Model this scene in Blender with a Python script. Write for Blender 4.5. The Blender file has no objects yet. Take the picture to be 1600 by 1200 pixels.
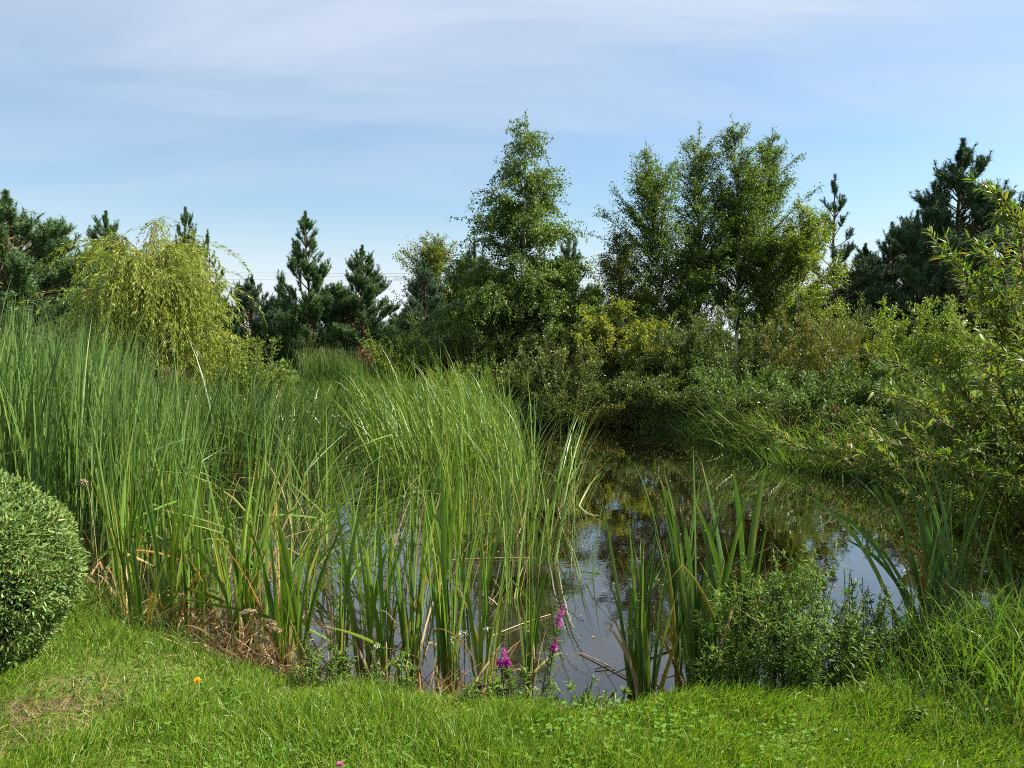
import bpy, math
import numpy as np
from math import radians, sin, cos, pi

# ------------------------------------------------------------------ camera, sky, sun, exposure
SC = bpy.context.scene
COL = SC.collection
F = 1186.0                      # focal length in photo pixels (1600 wide)
PITCH = radians(3.6)
EYE = 1.55                      # eye height over the lawn
WATER = -0.25
cam_d = bpy.data.cameras.new('camera')
cam_d.sensor_width = 36.0
cam_d.lens = 36.0 * F / 1600.0
cam_d.clip_start = 0.05
cam_d.clip_end = 3000.0
cam = bpy.data.objects.new('camera', cam_d)
COL.objects.link(cam)
cam.location = (0, 0, EYE)
cam.rotation_euler = (pi / 2 - PITCH, 0, 0)
SC.camera = cam

SUN_EL, SUN_AZ = radians(47), radians(80)      # azimuth measured from the view direction towards the right
sd_ = bpy.data.lights.new('sun', 'SUN')
sd_.energy = 5.0
sd_.angle = radians(0.6)
sd_.color = (1.0, 0.94, 0.80)
sun = bpy.data.objects.new('sun', sd_)
COL.objects.link(sun)
sun.rotation_euler = (pi / 2 - SUN_EL, 0, pi - SUN_AZ)

W = bpy.data.worlds.new('World')
SC.world = W
W.use_nodes = True
nt = W.node_tree
nt.nodes.clear()


def N(tree, typ, **kw):
    n = tree.nodes.new(typ)
    for k, v in kw.items():
        if k.startswith('i_'):
            key = k[2:]
            n.inputs[int(key) if key.isdigit() else key].default_value = v
        else:
            setattr(n, k, v)
    return n


def math_node(tree, op, a, b=None, c=None, clamp=False):
    n = tree.nodes.new('ShaderNodeMath')
    n.operation = op
    n.use_clamp = clamp
    for i, v in enumerate((a, b, c)):
        if v is None:
            continue
        if isinstance(v, (int, float)):
            n.inputs[i].default_value = v
        else:
            tree.links.new(v, n.inputs[i])
    return n.outputs[0]


def smooth(tree, v, a, b):
    n = tree.nodes.new('ShaderNodeMapRange')
    n.interpolation_type = 'SMOOTHSTEP'
    tree.links.new(v, n.inputs[0])
    n.inputs[1].default_value = a
    n.inputs[2].default_value = b
    return n.outputs[0]


def mixc(tree, fac, a, b, mode='MIX'):
    n = tree.nodes.new('ShaderNodeMix')
    n.data_type = 'RGBA'
    n.blend_type = mode
    for sock, v in ((n.inputs[0], fac), (n.inputs[6], a), (n.inputs[7], b)):
        if isinstance(v, (int, float)):
            sock.default_value = v
        elif isinstance(v, tuple):
            sock.default_value = (*v, 1) if len(v) == 3 else v
        else:
            tree.links.new(v, sock)
    return n.outputs[2]


sky = N(nt, 'ShaderNodeTexSky', sky_type='NISHITA', sun_disc=False, sun_elevation=SUN_EL, sun_rotation=SUN_AZ,
        air_density=1.25, dust_density=0.6, ozone_density=2.2, altitude=100)
tc = N(nt, 'ShaderNodeTexCoord')
sep = N(nt, 'ShaderNodeSeparateXYZ')
nt.links.new(tc.outputs['Generated'], sep.inputs[0])
zz = math_node(nt, 'MAXIMUM', sep.outputs[2], 0.0)
den = math_node(nt, 'ADD', zz, 0.16)
u = math_node(nt, 'DIVIDE', sep.outputs[0], den)
v = math_node(nt, 'DIVIDE', sep.outputs[1], den)
comb = N(nt, 'ShaderNodeCombineXYZ')
nt.links.new(math_node(nt, 'MULTIPLY', math_node(nt, 'ADD', u, math_node(nt, 'MULTIPLY', v, 0.22)), 0.42), comb.inputs[0])
nt.links.new(math_node(nt, 'MULTIPLY', math_node(nt, 'SUBTRACT', v, math_node(nt, 'MULTIPLY', u, 0.10)), 1.15), comb.inputs[1])
n1 = N(nt, 'ShaderNodeTexNoise', i_Scale=1.5, i_Detail=7.0, i_Roughness=0.56, i_Distortion=0.5)
nt.links.new(comb.outputs[0], n1.inputs['Vector'])
n2 = N(nt, 'ShaderNodeTexNoise', i_Scale=0.55, i_Detail=3.0, i_Roughness=0.5)
nt.links.new(comb.outputs[0], n2.inputs['Vector'])
streak = smooth(nt, math_node(nt, 'ADD', math_node(nt, 'MULTIPLY', n1.outputs[0], 0.6), math_node(nt, 'MULTIPLY', n2.outputs[0], 0.5)), 0.46, 0.66)
top_veil = smooth(nt, zz, 0.20, 0.38)
left_veil = smooth(nt, math_node(nt, 'MULTIPLY', sep.outputs[0], -1.0), -0.25, 0.7)
low_veil = smooth(nt, math_node(nt, 'MULTIPLY', zz, -1.0), -0.195, 0.01)
cl = math_node(nt, 'MULTIPLY', streak, math_node(nt, 'ADD', 0.26, math_node(nt, 'MULTIPLY', top_veil, 0.25)))
cl = math_node(nt, 'ADD', cl, math_node(nt, 'MULTIPLY', top_veil, math_node(nt, 'ADD', 0.36, math_node(nt, 'MULTIPLY', left_veil, 0.15))), clamp=True)
cl = math_node(nt, 'MAXIMUM', cl, math_node(nt, 'MULTIPLY', low_veil, 0.92), clamp=True)
cl = math_node(nt, 'ADD', cl, math_node(nt, 'MULTIPLY', left_veil, 0.10), clamp=True)
cloudcol = mixc(nt, low_veil, (4.6, 5.15, 6.1), (6.2, 6.6, 7.4))
skyc = mixc(nt, 1.0, sky.outputs[0], (0.86, 0.98, 1.05), 'MULTIPLY')
bg = N(nt, 'ShaderNodeBackground', i_Strength=0.053)
nt.links.new(mixc(nt, cl, skyc, cloudcol), bg.inputs[0])
out = N(nt, 'ShaderNodeOutputWorld')
nt.links.new(bg.outputs[0], out.inputs[0])

SC.view_settings.view_transform = 'Standard'
SC.view_settings.look = 'None'
SC.view_settings.exposure = 1.55
SC.view_settings.gamma = 1.0
SC.render.engine = 'CYCLES'
SC.cycles.max_bounces = 8
SC.cycles.transparent_max_bounces = 8
SC.cycles.use_denoising = False
SC.cycles.filter_width = 1.0


# ------------------------------------------------------------------ photo measurements -> world
def ray(px, py):
    a = (px - 800.0) / F
    b = -(py - 600.0) / F
    return a, cos(PITCH) + b * sin(PITCH), -sin(PITCH) + b * cos(PITCH)


def at_depth(px, py, Y):
    a, b, c = ray(px, py)
    t = Y / b
    return np.array((a * t, Y, EYE + c * t))


def on_plane(px, py, z=WATER):
    a, b, c = ray(px, py)
    t = (z - EYE) / c
    return np.array((a * t, b * t, z))


# ------------------------------------------------------------------ mesh helpers
class G:
    """gathers pieces of one mesh"""
    def __init__(self):
        self.v, self.f, self.t, self.n = [], [], [], 0

    def add(self, V, Fc, t=None):
        V = np.asarray(V, float).reshape(-1, 3)
        self.v.append(V)
        Fs = Fc if isinstance(Fc, list) else [Fc]
        for f in Fs:
            self.f.append(np.asarray(f, int) + self.n)
        self.t.append(np.zeros(len(V)) if t is None else np.asarray(t, float).ravel())
        self.n += len(V)
        return self

    def mesh(self, name, mat, smooth=False, org=(0, 0, 0)):
        me = bpy.data.meshes.new(name)
        V = np.concatenate(self.v) - np.asarray(org)
        me.vertices.add(len(V))
        me.vertices.foreach_set('co', V.astype(np.float32).ravel())
        li, ls, k = [], [], 0
        for f in self.f:
            m, c = f.shape
            li.append(f.ravel())
            ls.append(k + np.arange(m) * c)
            k += m * c
        li = np.concatenate(li).astype(np.int32)
        ls = np.concatenate(ls).astype(np.int32)
        me.loops.add(len(li))
        me.loops.foreach_set('vertex_index', li)
        me.polygons.add(len(ls))
        me.polygons.foreach_set('loop_start', ls)
        if smooth:
            me.polygons.foreach_set('use_smooth', np.ones(len(ls), bool))
        me.update(calc_edges=True)
        at = me.attributes.new('along', 'FLOAT', 'POINT')
        at.data.foreach_set('value', np.concatenate(self.t).astype(np.float32))
        me.materials.append(mat)
        return me

    def build(self, name, mat, parent=None, smooth=False):
        org = np.array(parent.location) if parent is not None else np.zeros(3)
        if parent is not None and parent.parent is not None:
            org = org + np.array(parent.parent.location)
        o = bpy.data.objects.new(name, self.mesh(name, mat, smooth, org))
        COL.objects.link(o)
        if parent is not None:
            o.parent = parent
        return o


def tag(o, label=None, cat=None, group=None, kind=None):
    if label:
        o['label'] = label
    if cat:
        o['category'] = cat
    if group:
        o['group'] = group
    if kind:
        o['kind'] = kind
    return o


def thing(name, loc, label, cat, group=None):
    o = bpy.data.objects.new(name, None)
    o.empty_display_size = 0.1
    COL.objects.link(o)
    o.location = [float(c) for c in loc]
    return tag(o, label, cat, group)


def unit(a):
    return a / np.maximum(np.linalg.norm(a, axis=-1, keepdims=True), 1e-9)


def grow(base, az, L, th0, bend, M, pw=1.5, wob=0.0, rng=None, kink=None):
    """curves that start at base, leave at angle th0 from the vertical and bend over by bend: (N, M+1, 3)"""
    base = np.asarray(base, float)
    n = len(base)
    t = (np.arange(M) + 0.5) / M
    th = th0[:, None] + bend[:, None] * t[None] ** pw
    if kink is not None:
        kt, ka = kink
        th = th + ka[:, None] * (t[None] > kt[:, None])
    th = np.clip(th, -3.05, 3.05)
    a = np.repeat(az[:, None], M, 1)
    if wob:
        a = a + np.cumsum(rng.normal(0, wob, (n, M)), 1)
        th = th + np.cumsum(rng.normal(0, wob * 0.5, (n, M)), 1)
    s = np.stack([np.sin(th) * np.cos(a), np.sin(th) * np.sin(a), np.cos(th)], -1) * (L / M)[:, None, None]
    P = np.concatenate([np.zeros((n, 1, 3)), np.cumsum(s, 1)], 1)
    return P + base[:, None]


def bez(p0, p1, p2, K):
    t = np.linspace(0, 1, K)[None, :, None]
    p0, p1, p2 = (np.atleast_2d(p)[:, None] for p in (p0, p1, p2))
    return (1 - t) ** 2 * p0 + 2 * t * (1 - t) * p1 + t ** 2 * p2


def point_on(P, idx, t):
    K = P.shape[1] - 1
    s = np.clip(t, 0, 0.9999) * K
    i = s.astype(int)
    f = (s - i)[:, None]
    a, b = P[idx, i], P[idx, i + 1]
    return a + (b - a) * f, unit(b - a)


def tubes(g, P, r0, r1, n=5):
    Nn, K, _ = P.shape
    T = unit(np.gradient(P, axis=1))
    m = unit(P[:, -1] - P[:, 0])
    ref = np.where(np.abs(m[:, 2:3]) > 0.8, np.array([[1.0, 0.1, 0]]), np.array([[0, 0, 1.0]]))
    A = unit(np.cross(T, np.repeat(ref[:, None], K, 1)))
    B = np.cross(T, A)
    t = np.linspace(0, 1, K)[None]
    r = (np.asarray(r0)[:, None] * (1 - t) + np.asarray(r1)[:, None] * t)[..., None, None]
    an = np.arange(n) * 2 * pi / n
    V = P[:, :, None] + r * (np.cos(an)[:, None] * A[:, :, None] + np.sin(an)[:, None] * B[:, :, None])
    base = (np.arange(Nn) * K * n)[:, None, None]
    k = (np.arange(K - 1) * n)[None, :, None]
    j = np.arange(n)[None, None]
    j2 = (j + 1) % n
    Fc = np.stack([base + k + j, base + k + j2, base + k + n + j2, base + k + n + j], -1).reshape(-1, 4)
    tt = np.broadcast_to(t[:, :, None], (Nn, K, n))
    g.add(V, Fc, tt)


def prof(t, kind):
    if kind == 'cat':
        return (0.65 + 0.35 * np.clip(t / 0.25, 0, 1)) * np.where(t > 0.55, np.maximum(1 - ((t - 0.55) / 0.45) ** 1.7, 0.03), 1)
    if kind == 'broad':
        return (0.7 + 0.3 * np.clip(t / 0.25, 0, 1)) * np.where(t > 0.72, np.maximum(1 - ((t - 0.72) / 0.28) ** 1.6, 0.03), 1)
    if kind == 'grass':
        return np.maximum((1 - t) ** 0.6 * (0.6 + 0.4 * np.clip(t / 0.3, 0, 1)), 0.03)
    if kind == 'lance':
        return np.maximum(np.sin(pi * np.clip(t, 0, 1) ** 0.8) ** 0.75, 0.04)
    return np.ones_like(t)


def ribbons(g, P, Wd, face, kind='cat', fold=0.0, along=None):
    """leaf blades along curves P; face = the way the broad side looks"""
    Nn, K, _ = P.shape
    T = unit(np.gradient(P, axis=1))
    S = unit(np.cross(T, np.repeat(face[:, None], K, 1)))
    Nm = np.cross(S, T)
    t = np.linspace(0, 1, K)
    w = (np.asarray(Wd)[:, None] * prof(t, kind)[None])[..., None] * 0.5
    tt = np.broadcast_to(t if along is None else along, (Nn, K))
    if fold:
        V = np.stack([P - S * w, P - Nm * w * fold, P + S * w], 2)
        n = 3
    else:
        V = np.stack([P - S * w, P + S * w], 2)
        n = 2
    base = (np.arange(Nn) * K * n)[:, None, None]
    k = (np.arange(K - 1) * n)[None, :, None]
    j = np.arange(n - 1)[None, None]
    Fc = np.stack([base + k + j, base + k + j + 1, base + k + n + j + 1, base + k + n + j], -1).reshape(-1, 4)
    g.add(V, Fc, np.repeat(tt[:, :, None], n, 2))


def leaves(g, pos, d, nrm, L, Wd, kind='oval'):
    d = unit(d)
    s = unit(np.cross(d, nrm))
    nn = np.cross(s, d)
    L, Wd = np.asarray(L)[:, None], np.asarray(Wd)[:, None]
    n = len(pos)
    if kind == 'oval':      # a folded diamond
        V = np.stack([pos, pos + d * L * .45 - s * Wd * .5 + nn * Wd * .15, pos + d * L, pos + d * L * .45 + s * Wd * .5 + nn * Wd * .15], 1)
        b = (np.arange(n) * 4)[:, None]
        g.add(V, b + np.arange(4)[None])
    elif kind == 'lance':   # six corners with a drooping tip
        m1, m2 = pos + d * L * .3 + nn * L * .03, pos + d * L * .68 + nn * L * .02
        V = np.stack([pos, m1 - s * Wd * .46, m1 + s * Wd * .46, m2 - s * Wd * .36, m2 + s * Wd * .36, pos + d * L - nn * L * .08], 1)
        b = (np.arange(n) * 6)[:, None]
        g.add(V, [np.concatenate([b, b + 1, b + 2], 1), np.concatenate([b + 1, b + 3, b + 4, b + 2], 1), np.concatenate([b + 3, b + 5, b + 4], 1)])
    else:                   # needle
        V = np.stack([pos - s * Wd * .5, pos + s * Wd * .5, pos + d * L], 1)
        b = (np.arange(n) * 3)[:, None]
        g.add(V, b + np.arange(3)[None])


def rdir(rng, n):
    return unit(rng.normal(0, 1, (n, 3)))


# ------------------------------------------------------------------ materials
def leaf_mat(name, cols, tr=0.4, rough=0.5, spec=0.35, base=None, tip=None, tcol=(1.25, 1.3, 0.55), b0=0.02, b1=0.3, t0=0.86, t1=1.0):
    m = bpy.data.materials.new(name)
    m.use_nodes = True
    t = m.node_tree
    t.nodes.clear()
    geo = N(t, 'ShaderNodeNewGeometry')
    r = N(t, 'ShaderNodeValToRGB')
    el = r.color_ramp.elements
    while len(el) < len(cols):
        el.new(0.5)
    for i, c in enumerate(cols):
        el[i].position = i / max(len(cols) - 1, 1) if not len(c) > 3 else c[3]
        el[i].color = (c[0], c[1], c[2], 1)
    t.links.new(geo.outputs['Random Per Island'], r.inputs[0])
    c = r.outputs[0]
    if base or tip:
        a = N(t, 'ShaderNodeAttribute', attribute_name='along')
        if base:
            c = mixc(t, smooth(t, a.outputs['Fac'], b0, b1), base, c)
        if tip:
            ti = smooth(t, a.outputs['Fac'], t0, t1)
            wn = N(t, 'ShaderNodeTexWhiteNoise', noise_dimensions='1D')
            t.links.new(geo.outputs['Random Per Island'], wn.inputs['W'])
            ti = math_node(t, 'MULTIPLY', ti, smooth(t, wn.outputs[0], 0.35, 0.8))
            c = mixc(t, ti, c, tip)
    p = N(t, 'ShaderNodeBsdfPrincipled', i_Roughness=rough)
    p.inputs['Specular IOR Level'].default_value = spec
    t.links.new(c, p.inputs['Base Color'])
    tl = N(t, 'ShaderNodeBsdfTranslucent')
    t.links.new(mixc(t, 1.0, c, tcol, 'MULTIPLY'), tl.inputs[0])
    mx = N(t, 'ShaderNodeMixShader', i_0=tr)
    t.links.new(p.outputs[0], mx.inputs[1])
    t.links.new(tl.outputs[0], mx.inputs[2])
    o = N(t, 'ShaderNodeOutputMaterial')
    t.links.new(mx.outputs[0], o.inputs[0])
    return m


def bark_mat(name, c1, c2, scale=(6, 6, 6), lo=0.4, hi=0.6, bump=0.3):
    m = bpy.data.materials.new(name)
    m.use_nodes = True
    t = m.node_tree
    p = t.nodes['Principled BSDF']
    p.inputs['Roughness'].default_value = 0.85
    p.inputs['Specular IOR Level'].default_value = 0.2
    tcn = N(t, 'ShaderNodeTexCoord')
    mp = N(t, 'ShaderNodeMapping')
    mp.inputs['Scale'].default_value = scale
    t.links.new(tcn.outputs['Object'], mp.inputs[0])
    n = N(t, 'ShaderNodeTexNoise', i_Scale=1.0, i_Detail=6.0, i_Roughness=0.65)
    t.links.new(mp.outputs[0], n.inputs['Vector'])
    t.links.new(mixc(t, smooth(t, n.outputs[0], lo, hi), c1, c2), p.inputs['Base Color'])
    b = N(t, 'ShaderNodeBump', i_Strength=bump, i_Distance=0.02)
    t.links.new(n.outputs[0], b.inputs['Height'])
    t.links.new(b.outputs[0], p.inputs['Normal'])
    return m


MAT = {}
MAT['birch_bark'] = bark_mat('birch_bark', (0.035, 0.03, 0.026), (0.62, 0.59, 0.53), (4, 4, 14), 0.36, 0.46)
MAT['twig_bark'] = bark_mat('twig_bark', (0.045, 0.03, 0.02), (0.10, 0.07, 0.045), (9, 9, 9))
MAT['willow_bark'] = bark_mat('willow_bark', (0.07, 0.05, 0.025), (0.17, 0.125, 0.06), (12, 12, 12))
MAT['pine_bark'] = bark_mat('pine_bark', (0.06, 0.035, 0.022), (0.17, 0.085, 0.045), (8, 8, 3))
MAT['birch'] = leaf_mat('birch_leaf', [(0.044, 0.088, 0.012), (0.065, 0.123, 0.016), (0.087, 0.154, 0.019), (0.148, 0.188, 0.022)], tr=.42)
MAT['birch_warm'] = leaf_mat('birch_leaf_warm', [(0.053, 0.091, 0.014), (0.080, 0.127, 0.018), (0.120, 0.161, 0.020), (0.255, 0.201, 0.030)], tr=.45)
MAT['birch_bright'] = leaf_mat('birch_leaf_bright', [(0.073, 0.127, 0.014), (0.114, 0.180, 0.018), (0.161, 0.214, 0.022), (0.229, 0.228, 0.030)], tr=.48)
MAT['birch_yellow'] = leaf_mat('birch_leaf_yellow', [(0.072, 0.133, 0.018), (0.136, 0.186, 0.020), (0.217, 0.240, 0.022), (0.281, 0.228, 0.025)], tr=.45)
MAT['willow'] = leaf_mat('weeping_leaf', [(0.107, 0.162, 0.018), (0.182, 0.249, 0.026), (0.245, 0.312, 0.033), (0.321, 0.350, 0.043)], tr=.42)
MAT['grey_shrub'] = leaf_mat('grey_shrub_leaf', [(0.062, 0.089, 0.020), (0.093, 0.125, 0.029), (0.137, 0.165, 0.041), (0.187, 0.199, 0.054)], tr=.25, spec=.5)
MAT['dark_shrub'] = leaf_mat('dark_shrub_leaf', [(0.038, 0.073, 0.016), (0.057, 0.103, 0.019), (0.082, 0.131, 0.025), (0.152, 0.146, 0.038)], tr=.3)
MAT['brown_shrub'] = leaf_mat('brown_shrub_leaf', [(0.059, 0.086, 0.016), (0.106, 0.129, 0.023), (0.154, 0.145, 0.029), (0.201, 0.173, 0.039)], tr=.3)
MAT['green_shrub'] = leaf_mat('green_shrub_leaf', [(0.072, 0.121, 0.019), (0.113, 0.177, 0.026), (0.158, 0.224, 0.029), (0.223, 0.258, 0.043)], tr=.4)
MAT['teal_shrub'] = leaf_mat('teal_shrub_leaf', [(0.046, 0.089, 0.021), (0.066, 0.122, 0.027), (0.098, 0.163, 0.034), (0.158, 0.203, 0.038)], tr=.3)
MAT['osier'] = leaf_mat('osier_leaf', [(0.069, 0.125, 0.030), (0.098, 0.171, 0.043), (0.123, 0.203, 0.052), (0.171, 0.249, 0.065), (0.196, 0.203, 0.045)], tr=.22, spec=.3, rough=.5)
MAT['bush'] = leaf_mat('bush_leaf', [(0.048, 0.092, 0.012), (0.077, 0.139, 0.018), (0.121, 0.190, 0.026), (0.164, 0.215, 0.031), (0.207, 0.154, 0.027)], tr=.40, spec=.25, rough=.48)
MAT['needle'] = leaf_mat('pine_needle', [(0.044, 0.094, 0.036), (0.062, 0.125, 0.043), (0.088, 0.163, 0.055), (0.119, 0.181, 0.060)], tr=.15, rough=.5, tcol=(1.1, 1.2, .7))
MAT['needle_blue'] = leaf_mat('pine_needle_blue', [(0.044, 0.088, 0.048), (0.064, 0.121, 0.064), (0.088, 0.154, 0.083), (0.121, 0.171, 0.094)], tr=.15, rough=.5, tcol=(1.1, 1.2, .8))
MAT['needle_dark'] = leaf_mat('pine_needle_dark', [(0.034, 0.068, 0.035), (0.049, 0.097, 0.044), (0.070, 0.128, 0.055)], tr=.12, rough=.55, tcol=(1.1, 1.2, .7))
MAT['cattail'] = leaf_mat('cattail_leaf', [(0.050, 0.108, 0.011), (0.079, 0.155, 0.015), (0.113, 0.195, 0.020), (0.170, 0.216, 0.026)], tr=.24, spec=.55, rough=.4,
                          base=(.22, .16, .06), tip=(.34, .25, .11), t0=.86, b1=.34)
MAT['cattail_dark'] = leaf_mat('cattail_leaf_dark', [(0.039, 0.089, 0.018), (0.056, 0.120, 0.022), (0.082, 0.152, 0.026), (0.121, 0.167, 0.029)], tr=.24, spec=.55, rough=.4,
                               base=(.12, .10, .035), tip=(.30, .22, .10))
MAT['reed'] = leaf_mat('reed_leaf', [(0.040, 0.086, 0.017), (0.061, 0.125, 0.022), (0.090, 0.164, 0.028), (0.139, 0.202, 0.044)], tr=.24, spec=.5, rough=.45,
                       base=(.13, .11, .04), tip=(.26, .25, .12), b0=.02, b1=.35, t0=.94)
MAT['sedge'] = leaf_mat('sedge_leaf', [(0.053, 0.116, 0.013), (0.082, 0.158, 0.017), (0.116, 0.192, 0.021), (0.164, 0.202, 0.032)], tr=.24, spec=.5, rough=.45,
                        base=(.20, .15, .05), tip=(.30, .27, .12), b0=.0, b1=.3, t0=.93)
MAT['dry'] = leaf_mat('dry_leaf', [(.16, .10, .045), (.28, .19, .09), (.40, .30, .16), (.24, .11, .03)], tr=.25, spec=.25, rough=.6, tcol=(1.1, 1, .8))
MAT['yellowing'] = leaf_mat('yellowing_leaf', [(.26, .17, .03), (.32, .22, .04), (.20, .20, .03), (.30, .12, .03)], tr=.35, spec=.35, base=(.20, .11, .04), tip=(.30, .17, .06))
MAT['grass'] = leaf_mat('lawn_blade', [(0.052, 0.135, 0.006), (0.087, 0.180, 0.008), (0.121, 0.225, 0.010), (0.167, 0.252, 0.018), (0.227, 0.244, 0.047)], tr=.42, spec=.4, rough=.45, base=(.085, .13, .02), b0=0, b1=.4)
MAT['tall_grass'] = leaf_mat('tall_grass_blade', [(0.045, 0.104, 0.013), (0.064, 0.135, 0.015), (0.089, 0.161, 0.021), (0.129, 0.179, 0.034)], tr=.42, spec=.45, rough=.42, base=(.14, .13, .04), tip=(.30, .25, .11))
MAT['clover'] = leaf_mat('clover_leaf', [(0.069, 0.160, 0.013), (0.092, 0.200, 0.016), (0.127, 0.235, 0.022)], tr=.35, rough=.5)
MAT['herb'] = leaf_mat('herb_leaf', [(0.051, 0.116, 0.013), (0.078, 0.160, 0.018), (0.110, 0.193, 0.022), (0.175, 0.198, 0.034)], tr=.42, spec=.2)
MAT['herb_dark'] = leaf_mat('herb_leaf_dark', [(0.041, 0.095, 0.013), (0.064, 0.134, 0.017), (0.101, 0.179, 0.022), (0.147, 0.190, 0.030)], tr=.42, spec=.2)
MAT['magenta'] = leaf_mat('magenta_petal', [(.38, .035, .28), (.50, .06, .38), (.60, .12, .46)], tr=.35, tcol=(1.1, .9, 1.1))
MAT['pink'] = leaf_mat('pink_petal', [(.42, .10, .22), (.55, .18, .32), (.6, .3, .4)], tr=.3, tcol=(1.1, .9, 1))
MAT['yellow'] = leaf_mat('yellow_petal', [(.75, .38, .01), (.85, .5, .015)], tr=.25, tcol=(1, 1, 1))
MAT['white'] = leaf_mat('white_petal', [(.7, .7, .6), (.8, .8, .72)], tr=.3, tcol=(1, 1, 1))
MAT['plume'] = leaf_mat('seed_head', [(.26, .18, .10), (.40, .30, .18), (.5, .40, .26)], tr=.3, rough=.7, spec=.2, tcol=(1, 1, 1))
MAT['brown_head'] = leaf_mat('brown_seed_head', [(.10, .045, .03), (.16, .08, .05), (.21, .12, .07)], tr=.15, rough=.8, spec=.15, tcol=(1, 1, 1))


def stem_mat(name, c):
    return bark_mat(name, tuple(x * .75 for x in c), tuple(x * 1.2 for x in c), (20, 20, 20), bump=.1)


MAT['green_stem'] = stem_mat('green_stem', (.09, .12, .03))
MAT['red_stem'] = stem_mat('red_stem', (.14, .07, .035))
MAT['dark_stem'] = stem_mat('dark_stem', (.05, .035, .02))

# ------------------------------------------------------------------ ground with the pond
near = [on_plane(px, py) for px, py in ((1660, 1030), (1520, 1052), (1400, 1080), (1320, 1112), (1240, 1122), (1150, 1116), (1050, 1118), (985, 1120), (930, 1140),
                                        (860, 1142), (780, 1134), (700, 1126), (620, 1122), (540, 1116), (470, 1100), (400, 1078), (320, 1045), (230, 1008), (150, 945))]
far = [(-4.3, 6.4), (-5.2, 8.0), (-5.2, 10.0), (-4.0, 12.2), (-2.0, 13.8), (-0.3, 15.0), (1.0, 15.5), (2.2, 15.4), (3.2, 14.4), (3.5, 12.4),
       (3.9, 10.3), (5.0, 9.0), (6.1, 7.6), (6.0, 5.9), (5.0, 4.6), (3.9, 4.1)]
SHORE = np.array([p[:2] for p in near] + far)
_th = np.roll(SHORE, -1, 0)
POND = np.concatenate([SHORE * (1 - s) + _th * s for s in (0, .33, .66)], 1).reshape(-1, 2)   # finer
for _ in range(3):
    POND = (np.roll(POND, 1, 0) + 2 * POND + np.roll(POND, -1, 0)) / 4


def shore_distance(x, y):
    """signed distance to the shore line, negative over the water"""
    p = np.stack([np.ravel(x), np.ravel(y)], -1)
    res = np.empty(len(p))
    a, b = POND, np.roll(POND, -1, 0)
    e = b - a
    ee = (e ** 2).sum(1)
    for s in range(0, len(p), 20000):
        q = p[s:s + 20000]
        w = q[:, None] - a[None]
        k = np.clip((w * e[None]).sum(-1) / ee[None], 0, 1)
        d = np.sqrt((((w - k[..., None] * e[None])) ** 2).sum(-1)).min(1)
        cond = (a[None, :, 1] > q[:, None, 1]) != (b[None, :, 1] > q[:, None, 1])
        xi = a[None, :, 0] + (q[:, None, 1] - a[None, :, 1]) / np.where(np.abs(e[None, :, 1]) < 1e-9, 1e-9, e[None, :, 1]) * e[None, :, 0]
        inside = ((cond & (q[:, None, 0] < xi)).sum(1) % 2) == 1
        res[s:s + 20000] = np.where(inside, -d, d)
    return res.reshape(np.shape(x))


def ground_z(x, y):
    d = shore_distance(x, y)
    up = np.clip(d / 0.5, 0, 1)
    zl = WATER + (0.25 + 0.0) * (1 - (1 - up) ** 2)
    dn = np.clip(-d / 1.6, 0, 1)
    z = np.where(d > 0, zl, WATER - 0.06 * np.clip(-d / .05, 0, 1) - 0.42 * dn ** 0.8)
    r = np.hypot(x, y)
    z = z + np.where(d > .3, 0.03 * np.sin(x * .9 + 1) * np.sin(y * .7) + .012 * np.sin(x * 3.1) * np.cos(y * 2.7), .03 * np.sin(x * 2.3 + y) * np.cos(y * 1.9))
    return z + np.clip(r - 60, 0, 900) * -0.004


def gz1(x, y):
    return float(ground_z(np.array([x]), np.array([y]))[0])


def axis(lo, hi, step, reach):
    c = list(np.arange(lo, hi + step / 2, step))
    s, p = step, hi
    while p < reach:
        s *= 1.35
        p += s
        c.append(p)
    s, p = step, lo
    while p > -reach:
        s *= 1.35
        p -= s
        c.insert(0, p)
    return np.array(c)


ax, ay = axis(-6.5, 7.5, .09, 900), axis(-1.0, 17, .09, 900)
X, Yg = np.meshgrid(ax, ay)
Z = ground_z(X, Yg)
nx, ny = len(ax), len(ay)
i = np.arange(nx * ny).reshape(ny, nx)
gq = np.stack([i[:-1, :-1], i[:-1, 1:], i[1:, 1:], i[1:, :-1]], -1).reshape(-1, 4)

gm = bpy.data.materials.new('ground')
gm.use_nodes = True
t = gm.node_tree
p = t.nodes['Principled BSDF']
p.inputs['Roughness'].default_value = 0.95
p.inputs['Specular IOR Level'].default_value = 0.1
tcn = N(t, 'ShaderNodeTexCoord')
sp = N(t, 'ShaderNodeSeparateXYZ')
t.links.new(tcn.outputs['Object'], sp.inputs[0])
na = N(t, 'ShaderNodeTexNoise', i_Scale=2.2, i_Detail=6.0, i_Roughness=0.6)
nb = N(t, 'ShaderNodeTexNoise', i_Scale=30.0, i_Detail=5.0, i_Roughness=0.7)
nc = N(t, 'ShaderNodeTexNoise', i_Scale=5.0, i_Detail=8.0, i_Roughness=0.72)
for q in (na, nb, nc):
    t.links.new(tcn.outputs['Object'], q.inputs['Vector'])
lawnc = mixc(t, smooth(t, nb.outputs[0], .35, .65), (.05, .095, .012), (.09, .15, .02))
lawnc = mixc(t, smooth(t, na.outputs[0], .55, .75), lawnc, (.15, .12, .05))
bankc = mixc(t, smooth(t, nb.outputs[0], .35, .65), (.03, .022, .012), (.085, .062, .03))
bedc = mixc(t, smooth(t, nc.outputs[0], .38, .62), (.05, .035, .012), (.17, .12, .045))
bedc = mixc(t, smooth(t, na.outputs[0], .45, .7), bedc, (.09, .09, .028))
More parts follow.
